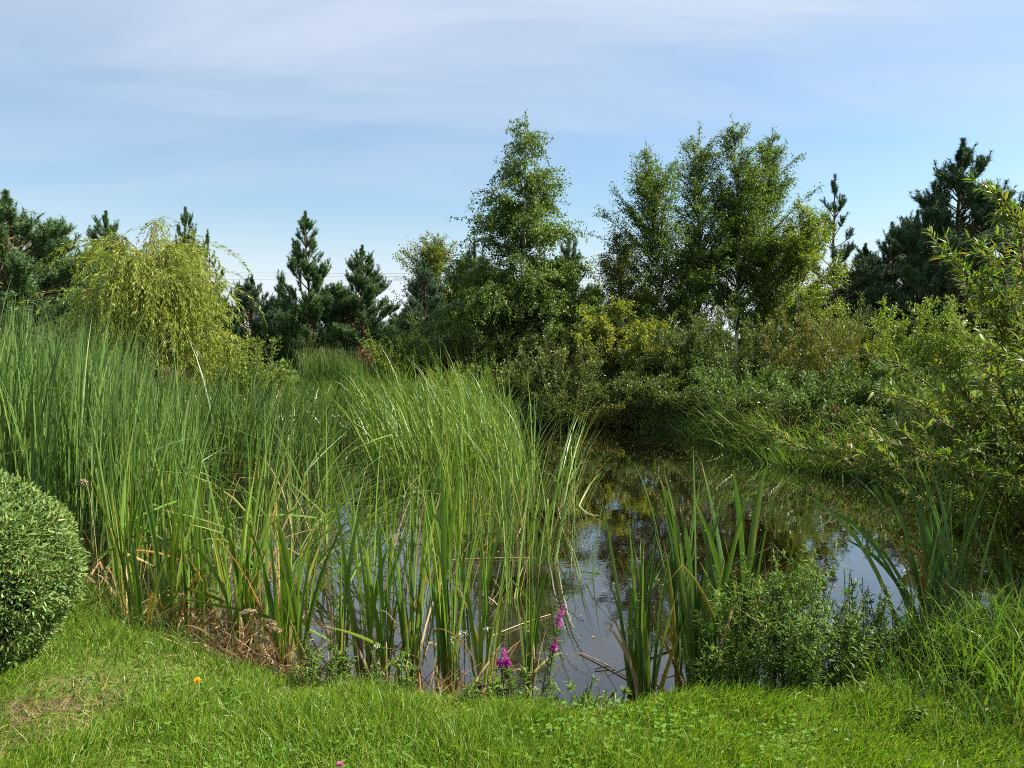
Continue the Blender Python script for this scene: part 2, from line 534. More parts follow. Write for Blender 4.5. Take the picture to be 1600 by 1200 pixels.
vd = N(t, 'ShaderNodeVectorMath', operation='DISTANCE')          # worn bare earth by the clipped bush
t.links.new(tcn.outputs['Object'], vd.inputs[0])
vd.inputs[1].default_value = (-1.95, 3.1, 0)
wear = math_node(t, 'MULTIPLY', smooth(t, vd.outputs['Value'], .5, .1), smooth(t, nc.outputs[0], .40, .52))
lawnc = mixc(t, wear, lawnc, mixc(t, smooth(t, nb.outputs[0], .35, .65), (.045, .032, .02), (.15, .11, .065)))
c = mixc(t, smooth(t, sp.outputs[2], -.13, -.05), bankc, lawnc)
c = mixc(t, smooth(t, sp.outputs[2], -.27, -.30), c, bedc)
t.links.new(c, p.inputs['Base Color'])
bp = N(t, 'ShaderNodeBump', i_Strength=.6, i_Distance=.03)
t.links.new(nb.outputs[0], bp.inputs['Height'])
t.links.new(bp.outputs[0], p.inputs['Normal'])
go = G().add(np.stack([X, Yg, Z], -1), gq).build('ground', gm, smooth=True)
tag(go, kind='structure')

# water: a mirror for flat views, clear brown for steep ones
wm = bpy.data.materials.new('pond_water')
wm.use_nodes = True
t = wm.node_tree
t.nodes.clear()
tcn = N(t, 'ShaderNodeTexCoord')
w1 = N(t, 'ShaderNodeTexNoise', i_Scale=7.0, i_Detail=3.0, i_Roughness=.5)
w2 = N(t, 'ShaderNodeTexNoise', i_Scale=0.9, i_Detail=2.0)
for q in (w1, w2):
    t.links.new(tcn.outputs['Object'], q.inputs['Vector'])
hh = math_node(t, 'ADD', math_node(t, 'MULTIPLY', w1.outputs[0], .35), w2.outputs[0])
bp = N(t, 'ShaderNodeBump', i_Strength=.10, i_Distance=.02)
t.links.new(hh, bp.inputs['Height'])
gl = N(t, 'ShaderNodeBsdfGlossy', i_Roughness=.012)
gl.inputs[0].default_value = (.88, .87, .83, 1)
tr_ = N(t, 'ShaderNodeBsdfTransparent')
tr_.inputs[0].default_value = (.52, .44, .27, 1)
fr = N(t, 'ShaderNodeFresnel', i_IOR=1.45)
t.links.new(bp.outputs[0], gl.inputs['Normal'])
t.links.new(bp.outputs[0], fr.inputs['Normal'])
df = N(t, 'ShaderNodeBsdfDiffuse')
df.inputs[0].default_value = (.16, .15, .10, 1)
fm = N(t, 'ShaderNodeTexNoise', i_Scale=1.6, i_Detail=6.0, i_Roughness=.65)
t.links.new(tcn.outputs['Object'], fm.inputs['Vector'])
m0 = N(t, 'ShaderNodeMixShader')          # a thin film of dust and pollen
t.links.new(math_node(t, 'MULTIPLY', smooth(t, fm.outputs[0], .4, .75), .10), m0.inputs[0])
t.links.new(tr_.outputs[0], m0.inputs[1])
t.links.new(df.outputs[0], m0.inputs[2])
mx = N(t, 'ShaderNodeMixShader')
t.links.new(math_node(t, 'MULTIPLY_ADD', fr.outputs[0], 1.9, .05, clamp=True), mx.inputs[0])
t.links.new(m0.outputs[0], mx.inputs[1])
t.links.new(gl.outputs[0], mx.inputs[2])
o = N(t, 'ShaderNodeOutputMaterial')
t.links.new(mx.outputs[0], o.inputs[0])
cen = POND.mean(0)
ring = POND + unit(POND - cen) * .25
wv = np.concatenate([[[*cen, WATER]], np.c_[ring, np.full(len(ring), WATER)]])
k = np.arange(len(ring))
wo = G().add(wv, np.stack([np.zeros_like(k), (k + 1) % len(ring) + 1, k + 1], -1)).build('pond_water', wm)
tag(wo, kind='structure')


# ------------------------------------------------------------------ trees and shrubs
def twig_leaves(g, rng, P, Lp, n, size, ratio, kind='oval', droop=.3, jit=.03, tmin=.1, along=.7, up=0.0):
    idx = rng.choice(len(P), n, p=Lp / Lp.sum())
    tt = rng.uniform(tmin, 1.02, n)
    pos, tan = point_on(P, idx, tt)
    pos = pos + rng.normal(0, jit, (n, 3))
    d = tan * along + rdir(rng, n) * .8 + np.array([0, 0, up - droop])
    L = size * rng.uniform(.65, 1.2, n)
    leaves(g, pos, d, rdir(rng, n) * .8 + np.array([0, 0, .9]), L, L * ratio, kind)


def birch(name, label, base_px, top_px, top_py, Y, half_px, mat, seed, leaf_n, low=.12, droop=.9, twig=.5, cone=True, cat='birch tree', group=None,
          size=.046, th=.5, dens=14, bark='birch_bark', bulge=.35, r0=None):
    rng = np.random.default_rng(seed)
    x0 = (base_px - 800) / F * Y
    z0 = gz1(x0, Y) - .03
    top = at_depth(top_px, top_py, Y)
    H = top[2] - z0
    R = half_px / F * Y
    leaf_n = int(leaf_n * (4.4 if cone else 2.8))
    dens = dens * (2.1 if cone else 1.25)
    root = thing(name, (x0, Y, z0), label, cat, group)
    K = 16
    s = np.linspace(0, 1, K)
    wob = np.cumsum(rng.normal(0, .02, (K, 2)), 0) * H / 7
    wob -= s[:, None] * wob[-1]
    tr = np.stack([x0 + (top[0] - x0) * s + wob[:, 0], Y + wob[:, 1], z0 + H * s], -1)[None]
    gt, gb = G(), G()
    rr = r0 or .012 * H
    tubes(gt, tr, [rr], [.006], 8)
    n = int(H * dens)
    h = low + (1 - low) * rng.uniform(0, .98, n) ** (1.05 if cone else 1.0)
    pos, _ = point_on(tr, np.zeros(n, int), h)
    hh_ = (h - low) / (1 - low)
    pr = ((1 - hh_) ** 1.15 * (1 - .35 * np.exp(-hh_ / .10)) * 1.25 if cone else np.sin(pi * np.clip(hh_ * .72 + .28, 0, 1)) ** 1.15 * 1.1) + .09
    L = R * pr * rng.uniform(.65, 1.25, n)
    limbs = grow(pos, rng.uniform(0, 2 * pi, n), L * 1.15, rng.normal(th, .12, n) + .35 * (1 - h), droop * rng.uniform(.4, 1.2, n) * (1 - .6 * h), 6, 1.6, .10, rng)
    tubes(gb, limbs, .0035 * H * (L / R) ** .8 * .6 + .003, np.full(n, .002), 4)
    m = n * 18
    idx = rng.choice(n, m, p=L / L.sum())
    tt = rng.uniform(.06, 1, m)
    bp_, tan = point_on(limbs, idx, tt)
    az = np.arctan2(tan[:, 1], tan[:, 0]) + rng.normal(0, .9, m)
    tw = twig * rng.uniform(.4, 1.15, m) * (.32 + .68 * (1 - h[idx]) ** .6)
    twigs = grow(bp_, az, tw, rng.uniform(.4, 1.3, m) + .3 * droop, droop * rng.uniform(.5, 1.5, m), 4, 1.2, .12, rng)
    tubes(gb, twigs, np.full(m, .0035), np.full(m, .0015), 3)
    tip = grow(tr[0, -3:][:, :], rng.uniform(0, 6, 3), np.full(3, .25), np.full(3, .2), np.full(3, .1), 4)
    tubes(gb, tip, np.full(3, .005), np.full(3, .002), 3)
    tree = gt.build('trunk', MAT[bark], root, True)
    gb.build('branches', MAT['twig_bark'], root)
    gl_ = G()
    twig_leaves(gl_, rng, twigs, tw, leaf_n, size, .72, 'oval', .35 * max(droop, .3), .035)
    twig_leaves(gl_, rng, tip, np.ones(3), 60, size, .7, 'oval', .2, .02)
    gl_.build('crown', mat, root)
    return root


def shrub(name, label, px, top_py, Y, half_px, mat, seed, leaf_n, cat='shrub', stems=44, size=.05, ratio=.3, spread=.75, kind='oval', group=None, bark='twig_bark',
          z_up=0.0, twig=.32, jit=.03, upright=.6):
    rng = np.random.default_rng(seed)
    x0 = (px - 800) / F * Y
    z0 = gz1(x0, Y) - .03
    H = (at_depth(px, top_py, Y)[2] - z0) * 1.1
    R = half_px / F * Y
    leaf_n = int(leaf_n * 1.9)
    size, ratio = size * 1.15, ratio * 1.3
    root = thing(name, (x0, Y, z0), label, cat, group)
    n = stems
    az = rng.uniform(0, 2 * pi, n)
    q = np.sqrt(rng.uniform(0, 1, n))
    base = np.c_[x0 + np.cos(az) * q * R * .5, Y + np.sin(az) * q * R * .5, np.full(n, z0)]
    thr = np.arctan2(R * .85, H) * q * spread * 1.5
    L = H * rng.uniform(.45, 1.04, n) * (1 - .22 * q ** 2) / np.cos(thr * .85)
    P = grow(base, az, L, thr * .6, thr * .9, 7, 1.3, .07, rng)
    gb, gl_ = G(), G()
    tubes(gb, P, np.full(n, .0035 * H + .001), np.full(n, .002), 4)
    m = n * 13
    idx = rng.choice(n, m, p=L / L.sum())
    tt = rng.uniform(.03, .97, m) ** .95
    bp_, tan = point_on(P, idx, tt)
    a2 = rng.uniform(0, 2 * pi, m)
    tl = twig * rng.uniform(.5, 1.7, m) * (1.2 - .7 * tt) * max(H / 2.2, .5)
    tw = grow(bp_, a2, tl, rng.uniform(.3, 1.3, m) * (1.5 - upright), rng.uniform(-.3, .5, m), 4, 1.2, .12, rng)
    tubes(gb, tw, np.full(m, .003), np.full(m, .0015), 3)
    twig_leaves(gl_, rng, tw, tl, int(leaf_n * .85), size, ratio, kind, .05, jit, .05, .9, .25)
    twig_leaves(gl_, rng, P[:, 4:], np.ones(n), int(leaf_n * .15), size, ratio, kind, .0, .015, .0, 1.0, .3)
    gb.build('stems', MAT[bark], root)
    gl_.build('crown', mat, root)
    return root


def pine_parts(seed, H, R, low=.06, whorl=.36, needles=46000, sparse=1.0, up=.0, nl=.10):
    """(trunk mesh, limb mesh, needle mesh) of a young pine with its base at the origin"""
    rng = np.random.default_rng(seed)
    K = 12
    s = np.linspace(0, 1, K)
    wob = np.cumsum(rng.normal(0, .03, (K, 2)), 0)
    tr = np.stack([wob[:, 0], wob[:, 1], H * s], -1)[None]
    gt, gb, gn = G(), G(), G()
    tubes(gt, tr, [.016 * H], [.012], 8)
    hs = []
    z = low * H
    while z < H - .35:
        k = rng.integers(4, 7)
        hs += [z + rng.normal(0, .05) for _ in range(k)]
        z += whorl * rng.uniform(.8, 1.2) * (1 - .25 * z / H)
    hs = np.clip(np.array(hs), .1, H - .3)
    n = len(hs)
    fr_ = hs / H
    L = (R * (1 - fr_) ** .78 * rng.uniform(.65, 1.15, n) * 1.1 + .14) * np.where(rng.uniform(0, 1, n) < .12, .55, 1)
    L = L * np.where(fr_ < .15, .8, 1)
    pos, _ = point_on(tr, np.zeros(n, int), fr_)
    limbs = grow(pos, rng.uniform(0, 2 * pi, n), L, 1.35 - .75 * fr_ ** 1.3 - up + rng.normal(0, .1, n), -.45 + .25 * fr_ + rng.normal(0, .1, n), 7, 1.4, .06, rng)
    tubes(gb, limbs, .008 + .014 * L, np.full(n, .006), 5)
    m = int(L.sum() * 10 * sparse)
    idx = rng.choice(n, m, p=L / L.sum())
    tt = rng.uniform(.22, 1.0, m) ** .8
    bp_, tan = point_on(limbs, idx, tt)
    az = np.arctan2(tan[:, 1], tan[:, 0]) + rng.choice([-1, 1], m) * rng.uniform(.2, 1.1, m)
    sl = np.clip(.55 * L[idx] * (1.15 - tt), .14, .6) * rng.uniform(.7, 1.2, m)
    shoots = grow(bp_, az, sl, rng.uniform(.75, 1.3, m) - .4 * fr_[idx], rng.uniform(-1.0, -.3, m), 4, 1.3, .08, rng)
    tubes(gb, shoots, np.full(m, .006), np.full(m, .004), 3)
    m2 = m * 2
    i2 = rng.choice(m, m2, p=sl / sl.sum())
    b2, t2 = point_on(shoots, i2, rng.uniform(.25, 1, m2))
    az2 = np.arctan2(t2[:, 1], t2[:, 0]) + rng.normal(0, .8, m2)
    l2 = rng.uniform(.12, .30, m2)
    sh2 = grow(b2, az2, l2, rng.uniform(.0, .9, m2), rng.uniform(-.6, 0, m2), 4, 1.2)
    lead = grow(np.repeat(tr[0, -1:], 5, 0) - np.array([[0, 0, .28]]) * np.arange(5)[:, None] / 5, rng.uniform(0, 6.3, 5),
                np.array([.42, .3, .28, .3, .26]), np.array([0, .35, .4, .3, .45]), np.array([0, -.3, -.3, -.3, -.3]), 4)
    for P, wgt, cnt, tm in ((sh2, l2, needles * .55, 0), (shoots, sl, needles * .32, .25), (limbs, L, needles * .11, .6), (lead, np.ones(5), needles * .02, 0)):
        c = int(cnt)
        ii = rng.choice(len(P), c, p=wgt / wgt.sum())
        ps, ta = point_on(P, ii, rng.uniform(tm, 1, c))
        leaves(gn, ps, ta * .75 + rdir(rng, c) * .75, rdir(rng, c), nl * rng.uniform(.7, 1.2, c), np.full(c, .014), 'needle')
    return gt, gb, gn


PINES = {}


def pine(kind, label, px, top_py, Y, needle='needle', rot=0.0, wide=1.0, group='pines beyond the pond'):
    src = PINES[kind]
    x0 = (px - 800) / F * Y
    z0 = gz1(x0, Y) - .05
    H = at_depth(px, top_py, Y)[2] - z0
    root = thing('pine_tree', (x0, Y, z0), label, 'pine tree', group)
    s = H / src['H']
    root.scale = (s * wide, s * wide, s)
    root.rotation_euler = (0, 0, rot)
    for part in ('trunk', 'limbs', 'crown'):
        me = src[part]
        if part == 'crown' and needle != 'needle':
            key = part + needle
            if key not in src:
                me = me.copy()
                me.materials.clear()
                me.materials.append(MAT[needle])
                src[key] = me
            me = src[key]
        o = bpy.data.objects.new(part, me)
        COL.objects.link(o)
        o.parent = root
    return root


for kind, args in {'full': dict(seed=3, H=6.0, R=2.15, needles=230000, whorl=.27, sparse=1.3), 'airy': dict(seed=5, H=6.0, R=2.0, needles=150000, sparse=1.1, up=.15, whorl=.40),
                   'gaunt': dict(seed=8, H=6.0, R=1.6, needles=65000, sparse=.6, whorl=.6), 'broad': dict(seed=12, H=5.0, R=2.8, needles=260000, low=.03, whorl=.27, sparse=1.3)}.items():
    a_, b_, c_ = pine_parts(**args)
    PINES[kind] = {'H': args['H'] + .1, 'trunk': a_.mesh('trunk', MAT['pine_bark'], True), 'limbs': b_.mesh('limbs', MAT['pine_bark'], True), 'crown': c_.mesh('crown', MAT['needle'])}

# pines, left to right
pine('broad', 'broad dense pine at the left edge beyond the tall reeds', 18, 318, 17, 'needle', .4, 1.4)
pine('airy', 'pine at the far left corner, half outside the picture', -75, 300, 20, 'needle', 2.4, 1.3)
pine('broad', 'green pine between the left edge pine and the weeping willow', 78, 385, 20, 'needle', 3.3, 1.15)
pine('full', 'pine whose top shows behind the crown of the weeping willow', 172, 345, 21, 'needle', 1.1)
pine('airy', 'pine behind the weeping willow, its tip at the upper right of the crown', 292, 338, 24, 'needle', 3.0, .9)
pine('gaunt', 'thin sparse pine just right of the weeping willow', 338, 372, 22, 'needle', .9, .85)
pine('broad', 'low wide pine between the weeping willow and the tallest left pine', 400, 440, 24, 'needle_dark', 2.2, 1.0)
pine('airy', 'tall open pine with a bare orange trunk base left of centre', 486, 345, 23, 'needle', 5.2, 1.15)
pine('full', 'dense cone shaped pine right of the tall open pine', 568, 395, 24, 'needle', .3, 1.2)
pine('full', 'bluish green pine in front of the thin larch-like birch', 662, 412, 23, 'needle_blue', 2.0, 1.0)
pine('broad', 'dark pine on the left behind the tallest birch', 745, 395, 26, 'needle_blue', 1.0, .9)
pine('full', 'pine on the right behind the tallest birch', 888, 382, 24, 'needle_blue', 4.0, .95)
pine('gaunt', 'gaunt pine with tall bare leader right of the birch group', 1302, 292, 25, 'needle_dark', 1.4, 1.1)
pine('airy', 'shorter dark pine between the gaunt pine and the tallest right pine', 1386, 360, 26, 'needle_dark', 2.9, 1.2)
pine('full', 'tallest dark pine at the right beyond the leafy willow bush', 1494, 238, 24, 'needle_dark', 5.0, 1.25)
pine('full', 'dark pine at the right picture edge behind the willow bush', 1625, 262, 24, 'needle_dark', 2.6, 1.05)
pine('broad', 'low dark pine filling the gap left of the tallest right pine', 1432, 345, 27, 'needle_dark', .7, .95)
pine('full', 'dark pine filling the gap right of the gaunt pine', 1346, 392, 26, 'needle_dark', 1.2, 1.3)
pine('full', 'dark pine between the tallest right pine and the right edge', 1562, 318, 27, 'needle_dark', 4.4, 1.2)
pine('broad', 'low dark pine under the gaunt pine behind the shrubs', 1335, 420, 28, 'needle_dark', 3.3, 1.0)
pine('broad', 'low dark pine behind the gap between birches', 935, 455, 30, 'needle_dark', 1.9, 1.0)
pine('broad', 'low dark pine far back behind the tall open pine', 520, 455, 32, 'needle_dark', 4.9, 1.1)

rng = np.random.default_rng(400)
for k in range(34):
    px = -120 + k * 54 + rng.uniform(-18, 18)
    pine(('broad', 'full', 'broad', 'airy')[k % 4], 'small dark pine in the distant belt of trees behind the garden', px, rng.uniform(440, 492), rng.uniform(36, 48), 'needle_dark' if k % 3 else 'needle', rng.uniform(0, 6), rng.uniform(1.1, 1.5),
         'pines of the distant belt')

# birches
birch('birch_tree', 'tallest conical birch with hanging twigs at the centre of the far bank', 815, 822, 190, 18, 106, MAT['birch'], 21, 34000, low=.04, droop=1.35, twig=.95, th=.85, size=.052)
birch('birch_tree', 'slender birch behind the bluish pine, thin warm coloured crown', 672, 684, 378, 26, 62, MAT['birch_warm'], 22, 9000, low=.22, droop=.2, twig=.6, th=.35, cone=False, size=.06)
birch('birch_tree', 'leaning white trunked birch, leftmost of the birch group', 1046, 1010, 236, 18.5, 76, MAT['birch'], 23, 13000, low=.22, droop=.35, twig=.5, th=.45, cone=False, r0=.06)
birch('birch_tree', 'second birch of the group, with a thin airy top', 1084, 1094, 205, 19.2, 72, MAT['birch'], 24, 13500, low=.22, droop=.45, twig=.55, th=.42, cone=False, r0=.055)
birch('birch_tree', 'highest birch of the group, bare white trunk showing mid crown', 1150, 1146, 194, 19, 70, MAT['birch'], 25, 15500, low=.22, droop=.4, twig=.5, th=.42, cone=False, r0=.06)
birch('birch_tree', 'birch with upright pointed top, right of the highest of the group', 1186, 1206, 214, 19.6, 72, MAT['birch'], 26, 15500, low=.22, droop=.3, twig=.5, th=.4, cone=False, r0=.055)
birch('birch_tree', 'sunlit yellow green birch on the right flank of the group', 1238, 1250, 318, 18.6, 60, MAT['birch_bright'], 27, 12500, low=.18, droop=.35, twig=.5, th=.5, cone=False, r0=.045)
birch('birch_tree', 'small warm leaved birch leaning out to the left of the group', 985, 962, 362, 18.2, 46, MAT['birch_warm'], 28, 6500, low=.22, droop=.6, twig=.5, th=.5, cone=False, r0=.035)
birch('birch_tree', 'young light green birch at the right foot of the tallest birch', 872, 878, 418, 19.2, 72, MAT['birch_bright'], 29, 12500, low=.12, droop=.7, twig=.5, th=.6, cone=False, size=.05, r0=.035)
birch('birch_tree', 'low birch with yellow autumn leaves at the water', 962, 958, 474, 16.8, 58, MAT['birch_yellow'], 30, 11000, low=.06, droop=.6, twig=.5, th=.7, cone=False, size=.05, r0=.02, bark='twig_bark')

# shrubs on the far bank
SG = 'shrubs on the far bank'
shrub('willow_shrub', 'silvery grey willow shrub below the tallest birch', 868, 525, 16.2, 66, MAT['grey_shrub'], 41, 16000, size=.055, ratio=.24, group=SG)
shrub('willow_shrub', 'dark willow shrub below the two leftmost stems of the birch group', 1052, 500, 16.4, 62, MAT['dark_shrub'], 42, 15000, size=.05, ratio=.3, group=SG)
shrub('willow_shrub', 'large dark blue green willow shrub in front of the highest birch', 1142, 482, 16.6, 82, MAT['dark_shrub'], 43, 20000, size=.052, ratio=.28, group=SG, stems=54)
shrub('willow_shrub', 'pale grey green willow shrub with reddish lower leaves right of the birches', 1262, 492, 15.6, 82, MAT['brown_shrub'], 44, 17000, size=.05, ratio=.26, group=SG)
shrub('willow_shrub', 'silvery sprays of willow above the reddish shrub', 1300, 470, 17.5, 58, MAT['grey_shrub'], 45, 9000, size=.055, ratio=.25, group=SG)
shrub('willow_shrub', 'bright green upright shrub below the dark pines at right', 1395, 468, 17.5, 88, MAT['green_shrub'], 46, 15000, size=.06, ratio=.32, group=SG, stems=54)
shrub('willow_shrub', 'light green shrub half hidden behind the leafy willow bush', 1470, 480, 17, 62, MAT['green_shrub'], 47, 8000, size=.06, ratio=.3, group=SG)
shrub('willow_shrub', 'teal green shrub with upright shoots left of the tallest birch', 676, 488, 17.0, 62, MAT['teal_shrub'], 48, 13000, size=.05, ratio=.3, group=SG, stems=30)
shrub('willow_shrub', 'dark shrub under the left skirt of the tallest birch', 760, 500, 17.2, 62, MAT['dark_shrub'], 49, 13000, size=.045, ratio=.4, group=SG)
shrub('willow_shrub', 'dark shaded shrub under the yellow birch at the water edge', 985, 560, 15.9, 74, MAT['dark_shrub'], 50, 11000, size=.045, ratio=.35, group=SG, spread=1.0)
shrub('willow_shrub', 'low yellowing shrub between the reeds and the tallest birch', 722, 572, 15.0, 46, MAT['birch_bright'], 51, 5000, size=.045, ratio=.4, group=SG, spread=1.0)
shrub('willow_shrub', 'low dark shrub on the bank right of the grassy water edge', 1225, 590, 14.8, 62, MAT['dark_shrub'], 52, 9000, size=.045, ratio=.35, group=SG, spread=1.0)
shrub('willow_shrub', 'dark green shrub hidden behind the middle of the leafy willow bush', 1385, 560, 11.5, 80, MAT['teal_shrub'], 53, 9000, size=.06, ratio=.3, group=SG, spread=1.0)
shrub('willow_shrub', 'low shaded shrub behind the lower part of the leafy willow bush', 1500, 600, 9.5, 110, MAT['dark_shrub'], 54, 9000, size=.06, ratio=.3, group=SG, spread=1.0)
shrub('willow_shrub', 'low green shrub at the foot of the dense cone shaped pine', 612, 520, 22, 45, MAT['green_shrub'], 55, 4000, size=.06, ratio=.4, group=SG)
shrub('willow_shrub', 'small leafy bush right of the weeping willow above the reeds', 398, 535, 13, 55, MAT['green_shrub'], 56, 6500, size=.05, ratio=.3, group=SG)
shrub('dry_shrub', 'small rusty brown withered shrub on the strip of far lawn', 572, 545, 19, 14, MAT['brown_head'], 57, 1500, size=.05, ratio=.4, stems=14)


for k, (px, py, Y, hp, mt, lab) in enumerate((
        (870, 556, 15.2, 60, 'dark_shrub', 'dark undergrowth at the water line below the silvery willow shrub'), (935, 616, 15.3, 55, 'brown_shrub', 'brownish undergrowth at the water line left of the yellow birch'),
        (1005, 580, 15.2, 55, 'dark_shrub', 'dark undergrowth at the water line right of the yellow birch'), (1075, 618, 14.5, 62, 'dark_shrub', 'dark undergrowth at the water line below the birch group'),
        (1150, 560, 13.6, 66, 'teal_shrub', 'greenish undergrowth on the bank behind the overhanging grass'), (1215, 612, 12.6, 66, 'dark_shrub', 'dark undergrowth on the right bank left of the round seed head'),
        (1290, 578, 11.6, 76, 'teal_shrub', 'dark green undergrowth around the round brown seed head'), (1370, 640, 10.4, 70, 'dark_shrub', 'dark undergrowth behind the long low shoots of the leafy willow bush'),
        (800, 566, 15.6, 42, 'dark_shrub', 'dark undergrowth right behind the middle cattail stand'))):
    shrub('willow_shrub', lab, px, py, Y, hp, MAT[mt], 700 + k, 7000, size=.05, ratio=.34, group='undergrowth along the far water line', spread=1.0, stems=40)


def weeping_willow():
    rng = np.random.default_rng(61)
    Y = 13.0
    px = 232
    x0 = (px - 800) / F * Y
    z0 = gz1(x0, Y) - .03
    root = thing('weeping_willow', (x0, Y, z0), 'yellow green weeping willow with hanging strands behind the tall reeds', 'willow tree')
    H = at_depth(px, 300, Y)[2] - z0
    R = 104 / F * Y
    s = np.linspace(0, 1, 10)
    tr = np.stack([x0 + .12 * np.sin(s * 3), Y + .05 * s, z0 + H * .70 * s], -1)[None]
    gt, gb, gl_ = G(), G(), G()
    tubes(gt, tr, [.07], [.03], 8)
    n = 74
    h = rng.uniform(.35, 1, n)
    pos, _ = point_on(tr, np.zeros(n, int), h)
    az = rng.uniform(0, 2 * pi, n)
    L = R * rng.uniform(.7, 1.35, n)
    limbs = grow(pos, az, L, rng.uniform(.35, 1.2, n), rng.uniform(.8, 1.8, n), 8, 1.5, .08, rng)
    tubes(gb, limbs, np.full(n, .016), np.full(n, .004), 4)
    m = 1900
    idx = rng.choice(n, m, p=L / L.sum())
    bp_, ta = point_on(limbs, idx, rng.uniform(.25, 1, m))
    ll = rng.uniform(.35, 1.25, m)
    ll = np.minimum(ll, np.maximum((bp_[:, 2] - z0 - .7), .2))
    st = grow(bp_, np.arctan2(ta[:, 1], ta[:, 0]) + rng.normal(0, .7, m), ll, rng.uniform(1.2, 2.5, m), rng.uniform(.9, 1.9, m), 6, .8, .07, rng)
    tubes(gb, st, np.full(m, .003), np.full(m, .0015), 3)
    # springy shoots over the top
    k = 34
    i3 = rng.choice(n, k)
    b3, t3 = point_on(limbs, i3, rng.uniform(.3, .7, k))
    l3 = rng.uniform(.25, .5, k)
    s3 = grow(b3, np.arctan2(t3[:, 1], t3[:, 0]) + rng.normal(0, .4, k), l3, rng.uniform(.1, .8, k), rng.uniform(1.2, 2.4, k), 7, 1.2, .05, rng)
    tubes(gb, s3, np.full(k, .004), np.full(k, .0015), 3)
    c = 60000
    ii = rng.choice(m, c, p=ll / ll.sum())
    ps, ta = point_on(st, ii, rng.uniform(0, 1, c))
    Ls = .085 * rng.uniform(.6, 1.2, c)
    leaves(gl_, ps + rng.normal(0, .012, (c, 3)), ta + rdir(rng, c) * .55, rdir(rng, c), Ls, Ls * .17, 'oval')
    c = 1500
    ii = rng.choice(k, c)
    ps, ta = point_on(s3, ii, rng.uniform(.1, 1, c))
    Ls = .075 * rng.uniform(.6, 1.2, c)
    leaves(gl_, ps, ta + rdir(rng, c) * .55, rdir(rng, c), Ls, Ls * .17, 'oval')
    gt.build('trunk', MAT['willow_bark'], root, True)
    gb.build('branches', MAT['willow_bark'], root)
    gl_.build('crown', MAT['willow'], root)


weeping_willow()


def clipped_bush():
    rng = np.random.default_rng(71)
    c0 = on_plane(-42, 1100, 0.0)
    Y = c0[1] + .42
    x0 = (-42 - 800) / F * Y
    rx = 134 / F * Y
    top = at_depth(-42, 756, Y)[2]
    z0 = gz1(x0, Y)
    root = thing('clipped_bush', (x0, Y, z0), 'clipped round grey green bush at the left edge of the lawn', 'bush')
    n = 44000
    d = rdir(rng, n)
    d[:, 2] = np.abs(d[:, 2]) * np.where(rng.uniform(0, 1, n) < .38, -1, 1)
    cz = z0 + (top - z0) * .50
    rz = np.where(d[:, 2] > 0, top - cz, (cz - z0) * 1.12)
    lump = 1 + .06 * np.sin(d[:, 0] * 7 + 1) * np.sin(d[:, 2] * 6 + 2) + .035 * np.sin(d[:, 1] * 9) + .02 * np.sin(d[:, 2] * 17 + d[:, 0] * 13)
    rad = np.where(rng.uniform(0, 1, n) < .06, 1 + np.abs(rng.normal(0, .03, n)), 1 - np.abs(rng.normal(0, .06, n))) * lump
    fat = np.where(d[:, 2] < 0, (1 - np.abs(d[:, 2]) ** 3 * .45), 1)
    ps = np.c_[x0 + d[:, 0] * rx * rad * fat, Y + d[:, 1] * rx * rad * fat, cz + d[:, 2] * rz * rad]
    L = .033 * rng.uniform(.6, 1.25, n)
    gl_ = G()
    leaves(gl_, ps, d * .75 + rdir(rng, n) * .8 + np.array([0, 0, .25]), d + rdir(rng, n) * .7, L, L * .27, 'lance')
    gb = G()
    m = 260
    d2 = rdir(rng, m)
    d2[:, 2] = np.abs(d2[:, 2]) * .9 - .25
    P = bez(np.tile([x0, Y, z0], (m, 1)) + rng.normal(0, .05, (m, 3)) * [1, 1, 0], np.c_[x0 + d2[:, 0] * rx * .4, Y + d2[:, 1] * rx * .4, np.full(m, cz - .1)],
            np.c_[x0 + d2[:, 0] * rx * .96, Y + d2[:, 1] * rx * .96, cz + d2[:, 2] * (top - cz) * .96], 6)
    tubes(gb, P, np.full(m, .006), np.full(m, .002), 4)
    gb.build('stems', MAT['twig_bark'], root)
    gl_.build('crown', MAT['osier'], root)


clipped_bush()


